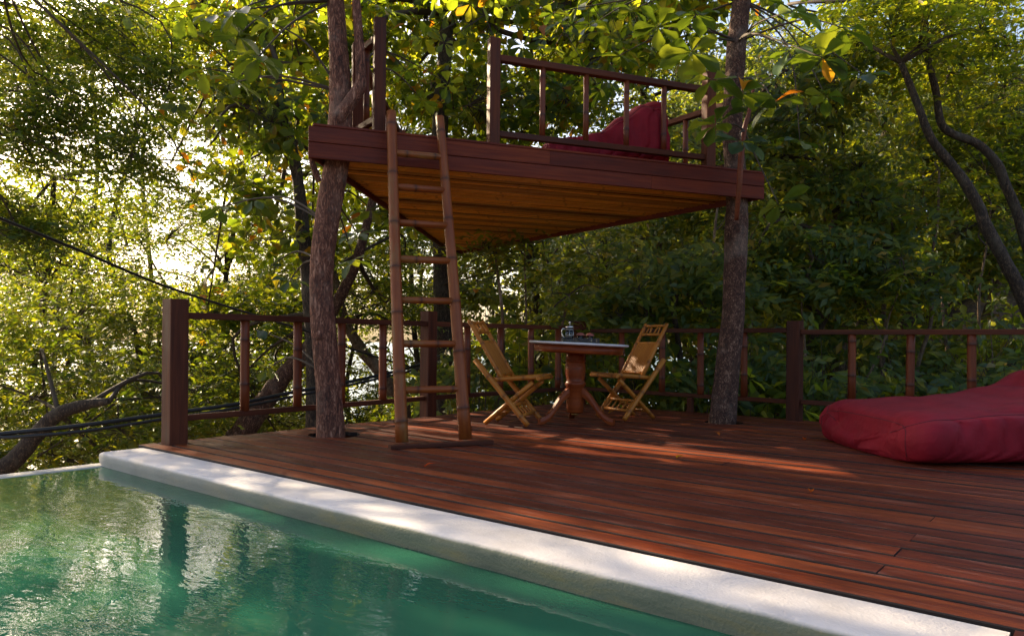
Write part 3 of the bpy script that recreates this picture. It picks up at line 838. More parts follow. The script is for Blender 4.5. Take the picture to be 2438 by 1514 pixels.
def tmpl_small(w=.36):
    v = np.array([(0, 0, 0), (-w/2, .45, .07), (0, .5, 0), (w/2, .45, .07), (0, 1, -.10)], float)
    return v, np.array([(0, 2, 1), (1, 2, 4), (0, 3, 2), (3, 4, 2)])
def tmpl_broad(w=.52):
    v = np.array([(0, 0, 0), (-.20*w, .30, .03), (0, .30, 0), (.20*w, .30, .03), (-.5*w, .70, .07), (0, .70, -.01), (.5*w, .70, .07), (-.28*w, .93, .0), (0, 1, -.08), (.28*w, .93, .0)], float)
    return v, np.array([(0,2,1),(0,3,2),(1,2,5),(1,5,4),(2,3,6),(2,6,5),(4,5,8),(4,8,7),(5,6,9),(5,9,8)])
T_SMALL, T_BROAD, T_LANCE = tmpl_small(.40), tmpl_broad(.52), tmpl_small(.26)

def unit(a): return a / np.maximum(1e-9, np.linalg.norm(a, axis=1, keepdims=True))

SUNV = np.array(SUN)
# leaves are cleared so the low sun reaches these patches of deck and bean bag: (x0, x1, y0, y1) on the deck plane
SUN_PATCH = [(-3.75, -.9, 4.62, 4.93), (-3.4, -2.1, 4.28, 4.42), (-5.1, -3.8, 4.05, 4.22), (-5.1, -3.9, 4.45, 4.62), (-5.2, -3.8, 4.95, 5.25), (-2.9, -2.2, 5.08, 5.20), (-3.6, -.5, 5.55, 5.85), (-5.4, -4.0, 5.75, 5.95)]
# stretches of the seaward trees thinned on purpose to let the sun filter through: the same, with the share of leaves missing
SUN_THIN = [(-6.0, .5, 5.2, 7.0, .62, -9), (-9.5, -4.0, 3.6, 5.2, .5, -9), (-14.5, -6.5, .6, 5.4, .62, 1.0), (-14, -6, 5.4, 9, .55, 1.2)]
def in_sun_path(P, pad=.05):
    hit = P - SUNV[None, :] * (P[:, 2:3] / SUNV[2])
    bad = np.zeros(len(P), bool)
    def inside(x0, x1, y0, y1): return (hit[:, 0] > x0 - pad) & (hit[:, 0] < x1 + pad) & (hit[:, 1] > y0 - pad) & (hit[:, 1] < y1 + pad) & (P[:, 2] > -.2)
    for q in SUN_PATCH: bad |= inside(*q)
    for q in SUN_THIN: bad |= inside(*q[:4]) & (P[:, 0] < -9.8) & (P[:, 2] > q[5]) & (RNG.random(len(P)) < q[4])
    return bad

def leaves_mesh(name, P, D, N, S, tmpl, mat, parent, base, sunpath=True):
    if sunpath:
        k = ~in_sun_path(P, .04 + .3 * float(S.mean())); P, D, N, S = P[k], D[k], N[k], S[k]
    tv, tt = tmpl
    D = unit(D); X = unit(np.cross(D, N)); Zv = np.cross(X, D)
    V = P[:, None, :] + S[:, None, None] * (tv[None, :, 0:1] * X[:, None, :] + tv[None, :, 1:2] * D[:, None, :] + tv[None, :, 2:3] * Zv[:, None, :])
    n, kv = V.shape[:2]
    tris = (tt[None] + (np.arange(n) * kv)[:, None, None]).reshape(-1, 3)
    rnd = np.repeat(RNG.random(n), len(tt))
    o = tri_mesh(name, V.reshape(-1, 3), tris, rnd, mat, parent, base)
    o['kind'] = 'stuff'
    return o

def twigs_mesh(name, A, B, r0, r1, mat, parent, base, bendamt=.12):
    """many bent three-sided twigs in one mesh"""
    bad = np.zeros(len(A), bool)
    for t in (0, .25, .5, .75, 1): bad |= in_sun_path(A + (B - A) * t, .02)
    A, B = A[~bad], B[~bad]
    n = len(A)
    D = unit(B - A); U = unit(np.cross(D, np.where(np.abs(D[:, 2:3]) > .9, np.array([[1., 0, 0]]), np.array([[0, 0, 1.]])))); W_ = np.cross(D, U)
    V = np.stack([P + r * (math.cos(a) * U + math.sin(a) * W_) for P, r in ((A, r0), (B, r1)) for a in (0, 2.094, 4.189)], 1)
    t = np.array([q for k in range(3) for q in ((k, (k+1) % 3, 3+(k+1) % 3), (k, 3+(k+1) % 3, 3+k))])
    tris = (t[None] + (np.arange(n) * 6)[:, None, None]).reshape(-1, 3)
    o = tri_mesh(name, V.reshape(-1, 3), tris, None, mat, parent, base)
    o['kind'] = 'stuff'
    return o

def sample_crown(c, r, n, seed, hole=.05, ns=.55):
    rnd = np.random.default_rng(seed); out = []
    c = np.array(c); r = np.array(r)
    while len(out) < n:
        d = rnd.normal(size=3); d /= np.linalg.norm(d)
        p = c + d * r * rnd.random() ** (1 / 2.4)
        q = p * ns
        if noise.noise(Vector((q[0] + seed, q[1], q[2] * 1.7))) > hole - .12: out.append(p)
    return np.array(out)

def sprays(C, seed, per=3, leaflets=13, length=.55, leaf=.12, flat=.35, face=(0, 0, 0)):
    """flat sprays of leaflets on both sides of short twigs"""
    rnd = np.random.default_rng(seed)
    n = len(C) * per
    O = np.repeat(C, per, 0) + rnd.normal(size=(n, 3)) * .12
    az = rnd.random(n) * 2 * math.pi
    D = np.stack([np.cos(az), np.sin(az), rnd.normal(size=n) * flat - .12], 1); D = unit(D)
    Nn = unit(np.stack([rnd.normal(size=n) * .35, rnd.normal(size=n) * .35, np.ones(n)], 1))
    Nn = unit(Nn + np.array(face)[None])          # leaves at a wood's edge turn towards the open side
    Sd = unit(np.cross(D, Nn))
    ts = np.linspace(.12, 1, leaflets)
    side = np.where(np.arange(leaflets) % 2 == 0, 1.0, -1.0)
    Ln = length * rnd.uniform(.7, 1.25, n)
    P = O[:, None, :] + D[:, None, :] * (Ln[:, None] * ts[None, :])[:, :, None]
    P[:, :, 2] -= (ts[None, :] ** 2) * .12 * Ln[:, None]
    DD = side[None, :, None] * Sd[:, None, :] + .55 * D[:, None, :] + rnd.normal(size=(n, leaflets, 3)) * .28
    NN = Nn[:, None, :] + rnd.normal(size=(n, leaflets, 3)) * .38
    S = leaf * rnd.uniform(.6, 1.25, (n, leaflets))
    return P.reshape(-1, 3), DD.reshape(-1, 3), NN.reshape(-1, 3), S.reshape(-1), O

def rosettes(C, seed, per=2, k=8, leaf=.22, up=.55):
    rnd = np.random.default_rng(seed)
    n = len(C) * per
    O = np.repeat(C, per, 0) + rnd.normal(size=(n, 3)) * .20
    A = unit(np.stack([rnd.normal(size=n) * .55, rnd.normal(size=n) * .55, np.ones(n) * up], 1))
    U = unit(np.cross(A, np.array([[.3, .9, .1]]))); W_ = np.cross(A, U)
    ph = rnd.random((n, 1)) * 6.28 + np.arange(k)[None] * (2 * math.pi / k) + rnd.normal(size=(n, k)) * .25
    D = np.cos(ph)[..., None] * U[:, None] + np.sin(ph)[..., None] * W_[:, None] + A[:, None] * rnd.uniform(-.35, .45, (n, k))[..., None]
    D[..., 2] -= .18
    N = A[:, None] + rnd.normal(size=(n, k, 3)) * .25
    P = np.repeat(O[:, None, :], k, 1) + D * .02
    S = leaf * rnd.uniform(.55, 1.2, (n, k))
    return P.reshape(-1, 3), D.reshape(-1, 3), N.reshape(-1, 3), S.reshape(-1), O

def smooth_path(pts, m=6):
    P = [Vector(p[:3]) for p in pts]; rr_ = [p[3] for p in pts]; out, ro = [], []
    for i in range(len(P) - 1):
        a, c = P[max(i-1, 0)], P[min(i+2, len(P)-1)]
        for k in range(m):
            t = k / m; p0, p1 = P[i], P[i+1]
            out.append(.5 * ((2*p0) + (p1 - a)*t + (2*a - 5*p0 + 4*p1 - c)*t*t + (3*p0 - a - 3*p1 + c)*t**3)); ro.append(rr_[i] + (rr_[i+1]-rr_[i])*t)
    out.append(P[-1]); ro.append(rr_[-1])
    return out, ro

def trunk_mesh(name, pts, mat, parent, n=12, jit=.08, seed=0, m=6, jf=3.0):
    P, ro = smooth_path(pts, m)
    b = MB(); b.tube(P, ro, n, None, True, jit, seed, jf)
    return b.build(name, mat, parent, keep_world=True)

def crown(root, base, tips, centres, seed, style, leafmat, twigmat=TWIG, limb_r=.04, **kw):
    """limbs from trunk points to sub-centres, twigs to every clump, leaves on the twigs"""
    rnd = np.random.default_rng(seed)
    if style == 'spray': P, D, N, S, O = sprays(centres, seed, **kw); T = kw.get('tm', T_SMALL)
    else: P, D, N, S, O = rosettes(centres, seed, **kw)
    T = T_SMALL if style == 'spray' else T_BROAD
    leaves_mesh('crown', P, D, N, S, T, leafmat, root, base)
    k = max(4, len(centres) // 7); k1 = max(3, len(centres) // 36)
    hubs = centres[rnd.choice(len(centres), k, replace=False)]
    tips = np.array(tips); b = MB(); nodes_ = []
    def limb(t, h, r, sagf):
        ln = np.linalg.norm(h - t)
        mid = (h + t) / 2 + np.array([0, 0, sagf * ln]) + rnd.normal(size=3) * .17 * ln
        Pp, ro = smooth_path([(*t, r), (*mid, r * .65), (*h, r * .30)], 5)
        if in_sun_path(np.array([tuple(p) for p in Pp]), .01).any() and r < limb_r * .9: return
        b.tube(Pp, ro, 6)
        nodes_.extend([(np.array(p), q) for p, q in zip(Pp[3:], ro[3:])])
    for h in hubs[:k1]:
        limb(tips[np.argmin(((tips - h) ** 2).sum(1) + rnd.random(len(tips)) * .4)], h, limb_r, .12)
    for h in hubs[k1:]:
        if not nodes_: nodes_.append((tips[0], limb_r))
        Q = np.array([q[0] for q in nodes_]); j = int(np.argmin(((Q - h) ** 2).sum(1)))
        limb(Q[j], h, min(nodes_[j][1] * .8, limb_r * .5), .05)
    b.build('limbs', twigmat, root, keep_world=True)
    idx = np.argmin(((O[:, None] - hubs[None]) ** 2).sum(2), axis=1)
    twigs_mesh('twigs', hubs[idx], O, limb_r * .17, limb_r * .06, twigmat, root, base)

def px(x, y, dep):                      # bearing and height of a spot seen from the pool's end, dep metres away
    return np.array(cw((x - 1219) / 1763 * dep, dep, CAM_H + (811 - y) / 1763 * dep))

# --- the three trunks that carry the platform
T1 = [(-4.89, 3.73, -2.0, 0.143), (-4.905, 3.718, -.4, 0.124), (-4.908, 3.715, 0, 0.117), (-4.917, 3.707, .253, 0.108), (-4.935, 3.693, .558, 0.100), (-4.961, 3.672, .863, 0.100), (-4.973, 3.662, 1.134, 0.094), (-4.970, 3.664, 1.406, 0.094), (-4.948, 3.682, 1.677, 0.096), (-4.913, 3.711, 1.949, 0.100), (-4.883, 3.735, 2.187, 0.100),
      (-4.862, 3.752, 2.526, 0.099), (-4.866, 3.749, 2.763, 0.089), (-4.879, 3.738, 3.102, 0.078), (-4.903, 3.719, 3.509, 0.071), (-4.927, 3.70, 3.916, 0.065), (-4.963, 3.67, 4.526, 0.054), (-5.1, 3.9, 5.6, 0.042), (-5.0, 4.2, 6.8, 0.025)]
t1 = thing('deck_tree', (-4.9, 3.72, -2.0), 'reddish-barked tree rising through the deck beside the ladder, forked above the platform', 'tree')
tk1 = trunk_mesh('trunk', T1, BARK1, t1, 20, .07, 3, 7, 4.0)
trunk_mesh('fork', [(-4.85, 3.69, 2.44, .045), (-4.81, 3.70, 2.54, .054), (-4.745, 3.755, 2.66, .054), (-4.692, 3.80, 2.775, .052), (-4.682, 3.808, 2.87, .042), (-4.696, 3.797, 3.151, .038), (-4.715, 3.781, 3.487, .036), (-4.72, 3.777, 3.823, .034), (-4.66, 3.83, 4.4, .03), (-4.5, 4.0, 5.4, .02)], BARK1, t1, 14, .08, 5)
b = MB(); kn = Vector((-4.915, 3.594, .80))
b.tube([kn + Vector((-.012, .05, 0)), kn + Vector((0, .01, 0)), kn + Vector((.006, -.014, .003)), kn + Vector((.004, -.016, .003))], [.05, .045, .030, .012], 12, None, True, .2, 4, 9)
b.build('knot', BARK1, tk1, keep_world=True)
trunk_mesh('branch_stub', [(-4.905, 3.58, 2.02, .022), (-4.885, 3.515, 2.12, .026), (-4.89, 3.492, 2.20, .024)], BARK1, t1, 8, .15, 2)
T2 = [(-2.95, 6.85, -1.6, .15), (-2.95, 6.858, -.3, .138), (-2.948, 6.859, 0, .130), (-2.935, 6.883, .264, .122), (-2.916, 6.919, .631, .114), (-2.896, 6.955, 1.0, .111), (-2.891, 6.976, 1.329, .107), (-2.887, 6.999, 1.70, .109), (-2.889, 7.02, 2.073, .106), (-2.915, 7.03, 2.489, .101), (-2.943, 7.03, 2.906, .097), (-2.943, 7.045, 3.326, .094), (-2.924, 7.076, 3.748, .094), (-2.898, 7.119, 4.172, .090), (-2.856, 7.153, 4.673, .086), (-2.797, 7.202, 5.424, .07), (-2.7, 7.4, 6.6, .045)]
t2 = thing('deck_tree', (-2.95, 6.85, -1.6), 'mottled grey-brown tree rising through the deck in front of the forest', 'tree')
trunk_mesh('trunk', T2, BARK2, t2, 20, .09, 8, 7, 6.0)
T3 = [(-8.27, 8.48, -4.5, .22), (-8.276, 8.478, -2.5, .19), (-8.291, 8.466, -.4, .165), (-8.304, 8.455, .84, .154), (-8.323, 8.439, 2.04, .147), (-8.347, 8.42, 3.18, .141), (-8.364, 8.406, 4.2, .13), (-8.3, 8.5, 6.0, .09)]
t3 = thing('platform_tree', (-8.27, 8.48, -4.5), 'dark straight trunk under the far corner of the platform', 'tree')
trunk_mesh('trunk', T3, BARK3, t3, 16, .06, 2)

# crowns of the platform trees (broad leaves in whorls, high over the deck and behind it)
def blobs(specs, seed, hole=.05, ns=.55):
    out = [sample_crown(px(x, y, d), (rx, ry, rz), n, seed + i * 13, hole, ns) for i, (x, y, d, rx, ry, rz, n) in enumerate(specs)]
    return np.concatenate(out)
crown(t1, (-4.9, 3.72, -2.0), [T1[-2][:3], T1[-1][:3], (-4.903, 3.719, 3.5), (-4.7, 3.8, 4.4)], blobs([(640, -60, 7.0, .9, .9, .45, 46), (900, -190, 6.6, 1.2, 1.2, .5, 60)], 101), 101, 'ros', LEAF_B, limb_r=.03, per=2, k=7, leaf=.21)
crown(t2, (-2.95, 6.85, -1.6), [T2[-2][:3], T2[-1][:3]], blobs([(1700, -160, 8.0, 1.5, 1.4, .6, 80), (1520, 40, 9.0, 1.2, 1.0, .6, 55)], 111), 111, 'ros', LEAF_B, limb_r=.035, per=2, k=7, leaf=.20)
crown(t3, (-8.27, 8.48, -4.5), [T3[-1][:3], (-8.36, 8.4, 4.2)], blobs([(1010, 60, 12, 2.2, 1.5, 1.2, 230), (1330, 80, 12.5, 2.0, 1.4, 1.1, 230), (1180, 250, 12, 1.9, 1.3, .8, 150), (820, 200, 12, 1.3, 1.2, 1.2, 110), (860, 470, 12.2, .9, .9, .6, 50)], 121, .02, .8), 121, 'ros', LEAF_B, limb_r=.06, per=2, k=7, leaf=.21)

# --- other trees: trunk path, crowns, style
def tree(name, label, cat_group, path, specs, seed, style, leafmat, barkm, tips_i=(-1, -2, -3), hole=.05, ns=.55, limb_r=.05, tn=12, dens=1.0, **kw):
    root = thing(name, path[0][:3], label, 'tree', cat_group)
    trunk_mesh('trunk', path, barkm, root, tn, .13, seed, 6, 5.0)
    C = blobs([(*q[:6], int(q[6] * dens)) for q in specs], seed, hole, ns)
    crown(root, tuple(path[0][:3]), [path[i][:3] for i in tips_i], C, seed, style, leafmat, limb_r=limb_r, **kw)
    return root
def up_path(x, dep, ztop, r, lean=(0, 0), z0=None, wob=.25, seed=0):
    p = cw((x - 1219) / 1763 * dep, dep); rnd = random.Random(seed)
    zb = ground_z(p.x, p.y) - .2
    out = []
    for i in range(6):
        t = i / 5; out.append((p.x + lean[0]*t + wob*rnd.uniform(-.5, .5)*(i > 0), p.y + lean[1]*t + wob*rnd.uniform(-.5, .5)*(i > 0), zb + (ztop - zb)*t, r*(1 - .6*t)))
    return out
SP = dict(per=3, leaflets=13, length=.55, leaf=.125)
# seaward trees (fine leaves, back-lit)
tree('leaning_tree', 'leaning dark trunk with fine leaves low beyond the overflow edge', None,
     [(-10.6, 2.35, -4.3, .15), (-10.2, 2.65, -1.6, .125), (-9.95, 2.857, -.866, .106), (-9.765, 3.008, -.623, .101), (-9.58, 3.159, -.332, .092), (-9.395, 3.31, -.113, .082), (-9.153, 3.507, -.004, .063), (-8.948, 3.674, .037, .034)],
     [(60, 880, 10.5, 1.7, 1.4, .75, 110), (330, 960, 10.0, 1.2, 1.3, .7, 80), (140, 1080, 10, 1.6, 1.3, .5, 80)], 201, 'spray', LEAF_S, BARK3, limb_r=.03, **SP)
tree('leaning_tree', 'rough leaning trunk crossing behind the seaward railing', None,
     [(-10.0, 5.4, -5.0, .22), (-9.754, 5.597, -1.10, .179), (-9.641, 5.689, -.685, .173), (-9.391, 5.893, -.206, .149), (-9.117, 6.116, .274, .125), (-8.865, 6.321, .634, .113), (-8.615, 6.525, 1.173, .089), (-8.343, 6.746, 1.89, .071), (-8.2, 6.9, 2.8, .05)],
     [(560, 880, 12, .9, 1.0, .6, 46), (640, 720, 11, .9, .9, .7, 50), (880, 700, 11.5, .9, .9, .6, 46), (600, 1000, 12, 1.5, 1.2, .45, 70)], 211, 'spray', LEAF_S, BARK2, limb_r=.035, **SP)
tree('leaning_tree', 'bare brown trunk leaning the other way between two balusters', None,
     [(-8.3, 8.05, -4.0, .15), (-8.566, 7.855, -.344, .117), (-8.694, 7.75, -.02, .111), (-8.873, 7.604, .305, .098), (-9.078, 7.438, .628, .091), (-9.283, 7.27, 1.082, .078), (-9.44, 7.142, 1.863, .065), (-9.6, 7.0, 2.8, .04)],
     [(860, 640, 13, 1.0, 1.0, .6, 50), (950, 900, 13, 1.1, 1.0, .7, 70)], 221, 'spray', LEAF_S, BARKT, limb_r=.03, **SP)
tree('slender_tree', 'slender straight trunk with glowing round leaves beside the forked deck tree', None,
     [(-8.35, 6.1, -4.6, .13), (-8.397, 6.058, .244, .096), (-8.448, 6.016, 1.378, .096), (-8.511, 5.965, 2.171, .091), (-8.578, 5.91, 2.964, .079), (-8.661, 5.843, 3.473, .068), (-8.742, 5.776, 3.813, .057), (-8.8, 5.729, 4.493, .045)],
     [(640, 340, 10.0, .95, 1.0, .9, 150), (650, 560, 10.2, .8, .9, .65, 110), (580, 150, 10.5, 1.2, 1.0, .8, 130), (720, 40, 10.5, 1.0, .9, .6, 60), (520, 400, 10.8, .8, .9, .6, 70), (600, 720, 11, .8, .8, .5, 70)], 231, 'ros', LEAF_B, BARK3, limb_r=.035, per=2, k=7, leaf=.19)
tree('overhanging_tree', 'big fine-leaved tree whose dark boughs hang across the sky beyond the pool end', None,
     [(-11.6, .9, -4.2, .26), (-11.4, 1.0, -1, .22), (-11.1, 1.3, 1.5, .18), (-10.7, 1.8, 3.2, .14), (-10.3, 2.3, 4.4, .10), (-9.9, 2.8, 5.0, .06)],
     [(90, 300, 9.5, 1.4, 1.0, .65, 150), (330, 400, 9.8, 1.2, 1.0, .50, 130), (120, 560, 9.5, 1.3, 1.0, .50, 140), (400, 210, 10.2, 1.1, .9, .5, 100), (200, 90, 10, 1.5, 1.0, .5, 120), (60, 740, 9.8, 1.0, .9, .4, 80), (300, 690, 10.5, 1.1, .9, .32, 80)], 241, 'spray', LEAF_S, BARK3, hole=.02, ns=.9, limb_r=.018, dens=1.5, per=3, leaflets=13, length=.42, leaf=.088)
LEFT = [
    ('broad dark-leaved tree with drooping boughs over the pool end', [(60, 330, 13, 2.3, 1.8, 1.3, 190), (250, 470, 13, 1.7, 1.5, .8, 110), (90, 560, 13, 1.7, 1.5, .7, 90)], 40, 13, .20, 3.5),
    ('tall spreading tree with layered feathery boughs beside the sky gap', [(350, 280, 16, 2.4, 2.0, 1.5, 200), (190, 160, 16, 2.0, 1.8, 1.0, 110)], 300, 16, .22, 5.0),
    ('high thin-crowned tree reaching above the other seaward trees', [(110, 40, 19, 3.0, 2.5, 1.4, 150), (430, 60, 19, 2.5, 2.2, 1.2, 120)], 180, 19.5, .2, 8.5),
    ('feathery tree spreading low across the slope below the cable', [(180, 690, 14, 2.3, 1.8, .9, 190), (400, 730, 14.5, 1.2, 1.2, .5, 60)], 150, 14.5, .2, .6),
    ('yellow-green tree filling the slope under the overflow edge', [(330, 1050, 12.5, 2.0, 1.6, .55, 120), (80, 980, 13, 2.0, 1.6, .7, 110)], 250, 12.8, .16, -1.6),
    ('pale feathery tree far down the slope behind the railing posts', [(620, 1010, 16, 2.2, 1.8, .6, 110), (860, 980, 16, 2.0, 1.8, .5, 80)], 760, 16.5, .18, -1.5),
    ('distant fine-leaved tree against the bright sky beyond the slender trunk', [(760, 640, 18, 1.8, 1.5, 1.0, 80), (1000, 720, 18, 1.8, 1.6, 1.1, 110)], 860, 18.5, .2, 1.2),
    ('tall tree with glittering crown behind the platform opening', [(930, 220, 17, 2.4, 2.0, 1.7, 150), (1120, 260, 17, 2.0, 1.8, 1.4, 130)], 1010, 17.5, .2, 5.5),
]
LROOT, FROOT = [], []
for i, (lab, specs, tx, dep, r, zt_) in enumerate(LEFT):
    LROOT.append(tree('seaward_tree', lab, 'fine-leaved trees on the seaward slope', up_path(tx, dep, zt_, r * .5, (.5 * (-1) ** i, .3), wob=.7, seed=i), specs, 300 + 17*i, 'spray', LEAF_S, BARK3, limb_r=.032, hole=.16, ns=.6, dens=1.4, **dict(SP, leaf=.115, length=.55)))

# forest behind the back railing
tree('forest_tree', 'long dark trunk curving up towards the canopy above the lower bean bag', None,
     [(-.45, 11.2, -.3, .11), (-.735, 11.01, .885, .083), (-.889, 10.884, 1.394, .079), (-1.078, 10.73, 1.851, .075), (-1.243, 10.596, 2.247, .070), (-1.30, 10.55, 2.461, .064), (-1.501, 10.386, 2.867, .058), (-1.745, 10.187, 3.257, .050), (-1.882, 10.08, 3.679, .044), (-2.044, 9.94, 4.188, .034)],
     [(2100, 60, 9.5, 1.4, 1.1, .7, 100), (2300, 140, 10, 1.1, 1.0, .6, 60)], 401, 'spray', LEAF_D, BARK3, limb_r=.03, **SP)
tree('forest_tree', 'crooked dark trunk with a sharp elbow behind the curving trunk', None,
     [(-.5, 12.0, -.2, .13), (-.704, 11.809, 1.438, .066), (-.876, 11.669, 1.981, .066), (-.994, 11.573, 2.475, .064), (-1.114, 11.475, 2.827, .060), (-1.213, 11.394, 3.126, .057), (-1.409, 11.235, 3.374, .053), (-1.744, 10.962, 3.577, .050), (-1.823, 10.897, 4.028, .046), (-1.907, 10.829, 4.506, .042), (-1.954, 10.791, 5.235, .032)],
     [(2200, 20, 11, 1.6, 1.2, .7, 110), (2400, 330, 11.5, .9, 1.0, .8, 60)], 411, 'spray', LEAF_D, BARK3, limb_r=.035, **SP)
FOREST = [
    ('dark-trunked forest tree behind the mottled deck tree', [(1850, 300, 11, 1.6, 1.3, 1.1, 150), (1990, 480, 11, 1.3, 1.1, .8, 110)], 1990, 11.2, .13, 3.6),
    ('forest tree with low boughs directly behind the back railing post', [(1880, 620, 10.2, 1.1, .9, .5, 90), (2060, 650, 10.5, 1.0, .9, .5, 80)], 1930, 10.6, .07, 2.4),
    ('sparse forest tree at the bright gap behind the table', [(1450, 640, 13, 1.4, 1.2, .8, 90), (1600, 520, 13, 1.4, 1.2, .8, 110)], 1560, 13.2, .11, 3.0),
    ('glossy dark-leaved tree close behind the folding chair', [(1620, 680, 9.6, .9, .7, .45, 70), (1500, 740, 9.8, .7, .6, .35, 40)], 1590, 9.8, .06, 1.9),
    ('tall forest tree with its crown above the platform railing', [(1480, 250, 14, 2.0, 1.6, 1.3, 150), (1640, 110, 14, 1.8, 1.5, 1.1, 110)], 1500, 14.5, .16, 5.5),
    ('leafy forest tree filling the wood above the elbowed trunk', [(2150, 330, 13, 2.0, 1.6, 1.3, 170), (2330, 220, 13, 1.8, 1.5, 1.2, 120)], 2180, 13.5, .15, 5.0),
    ('shadowed forest tree uphill beyond the lower bean bag', [(2300, 560, 12.5, 1.6, 1.3, .9, 120), (2420, 420, 13, 1.4, 1.3, 1.0, 90)], 2350, 13, .13, 4.2),
    ('dim forest tree deep in the wood between the two deck trees', [(1300, 560, 16, 1.8, 1.5, 1.1, 110), (1150, 680, 15, 1.3, 1.2, .8, 90)], 1260, 16, .16, 4.0),
    ('dim forest tree deep in the wood behind the mottled trunk', [(1760, 420, 16, 2.4, 1.8, 1.8, 180), (1940, 180, 16, 2.2, 1.8, 1.4, 140)], 1800, 16.5, .18, 6.5),
    ('dim forest tree deep in the wood uphill to the forest end', [(2150, 520, 17, 2.6, 2.0, 1.8, 190), (2400, 620, 16, 2.0, 1.6, 1.3, 120)], 2250, 17.5, .2, 6.0),
]
for i, (lab, specs, tx, dep, r, zt_) in enumerate(FOREST):
    FROOT.append(tree('forest_tree', lab, 'forest trees behind the back railing', up_path(tx, dep, zt_, r, wob=.5, seed=50 + i), specs, 500 + 19*i, 'spray', LEAF_D, BARK3 if i % 2 else BARKT, limb_r=.04, hole=.02, ns=.7, **dict(SP, leaf=.155, length=.52, leaflets=12, face=(.25, -.85, 0))))
def copy_tree(root, target, rz, label, group):
    kids = list(root.children); cr = [c for c in kids if c.name.startswith('crown')][0]
    t = Vector(target); gz = ground_z(t.x, t.y) - .25
    cz = CENT[root][2]; sc = min(1.7, max(.65, (t.z - gz) / max(.8, cz)))
    off = Matrix.Rotation(rz, 3, 'Z') @ Vector((CENT[root][0], CENT[root][1], 0)) * sc
    M = Matrix.Translation((t.x - off.x, t.y - off.y, gz)) @ Matrix.Rotation(rz, 4, 'Z') @ Matrix.Scale(sc, 4)
    o = root.copy(); link(o, None, M); tag(o, label, 'tree', group)
    for c in kids:
        k = c.copy()
        if c.name.startswith('crown'):
            me = c.data; nv = len(me.vertices); co = np.empty(nv * 3, np.float32); me.vertices.foreach_get('co', co); co = co.reshape(-1, 3)
            Mk = np.array(M @ c.matrix_basis); wp = co @ Mk[:3, :3].T + Mk[:3, 3]
            bad = in_sun_path(wp[0::5])
            if bad.any():                      # this one reaches into a gap cleared for the sun: fewer leaves there
                good = np.flatnonzero(~bad); vsel = (good[:, None] * 5 + np.arange(5)[None]).ravel()
                tr_ = (T_SMALL[1][None] + (np.arange(len(good)) * 5)[:, None, None]).reshape(-1, 3)
                k = tri_mesh('crown', co[vsel].astype(float), tr_, np.repeat(RNG.random(len(good)), 4), me.materials[0], None, (0, 0, 0)); k['kind'] = 'stuff'
                COL.objects.unlink(k)
        COL.objects.link(k); k.parent = o; k.matrix_parent_inverse = Matrix.Identity(4); k.matrix_basis = c.matrix_basis.copy()
    return o
CENT = {}
for r_ in LROOT + FROOT:
    for c in r_.children:
        if c.name.startswith('crown'):
            co = np.empty(len(c.data.vertices) * 3, np.float32); c.data.vertices.foreach_get('co', co); CENT[r_] = co.reshape(-1, 3).mean(0)
rc = random.Random(21)
for i, (x, y, d) in enumerate([(40, 900, 16), (440, 950, 18), (40, 600, 19), (260, 110, 23), (610, 800, 19), (850, 600, 20), (980, 560, 19), (1000, 920, 19), (700, 950, 18), (500, 1030, 18), (120, 760, 22), (1130, 780, 22), (300, 540, 23), (570, 430, 20), (60, 260, 20), (480, 660, 20), (660, 650, 22), (400, 300, 23), (730, 330, 22), (560, 560, 25)]):
    copy_tree(LROOT[(i * 3 + 1) % len(LROOT)], px(x, y, d), rc.uniform(0, 6.28), 'background tree massed farther out behind the seaward trees', 'background trees on the seaward slope')
for i, (x, y, z) in enumerate([(-13, 1.3, 3.8), (-12.2, -1.2, 3.4), (-12.6, 2.5, 4.6), (-15, 3.3, 6.2), (-17.5, 2.2, 7.8)]):  # stand added out of view to keep the low sun off coping and deck
    copy_tree(LROOT[i % 5], (x, y, z), rc.uniform(0, 6.28), 'unseen tree added beyond the pool end to screen the low sun', 'trees added beyond the pool end to screen the sun')
for i, (x, y, d) in enumerate([(1500, 560, 19), (1650, 640, 17), (1300, 690, 19), (1900, 500, 20), (2150, 620, 17), (2420, 560, 18), (1750, 250, 19), (1750, 700, 14.5), (1900, 760, 15), (2120, 770, 16), (2300, 760, 17), (1420, 740, 17), (2200, 400, 22)]):
    copy_tree(FROOT[(i * 3 + 2) % len(FROOT)], px(x, y, d), rc.uniform(0, 6.28), 'background tree massed deeper in the wood behind the forest trees', 'background trees in the forest')
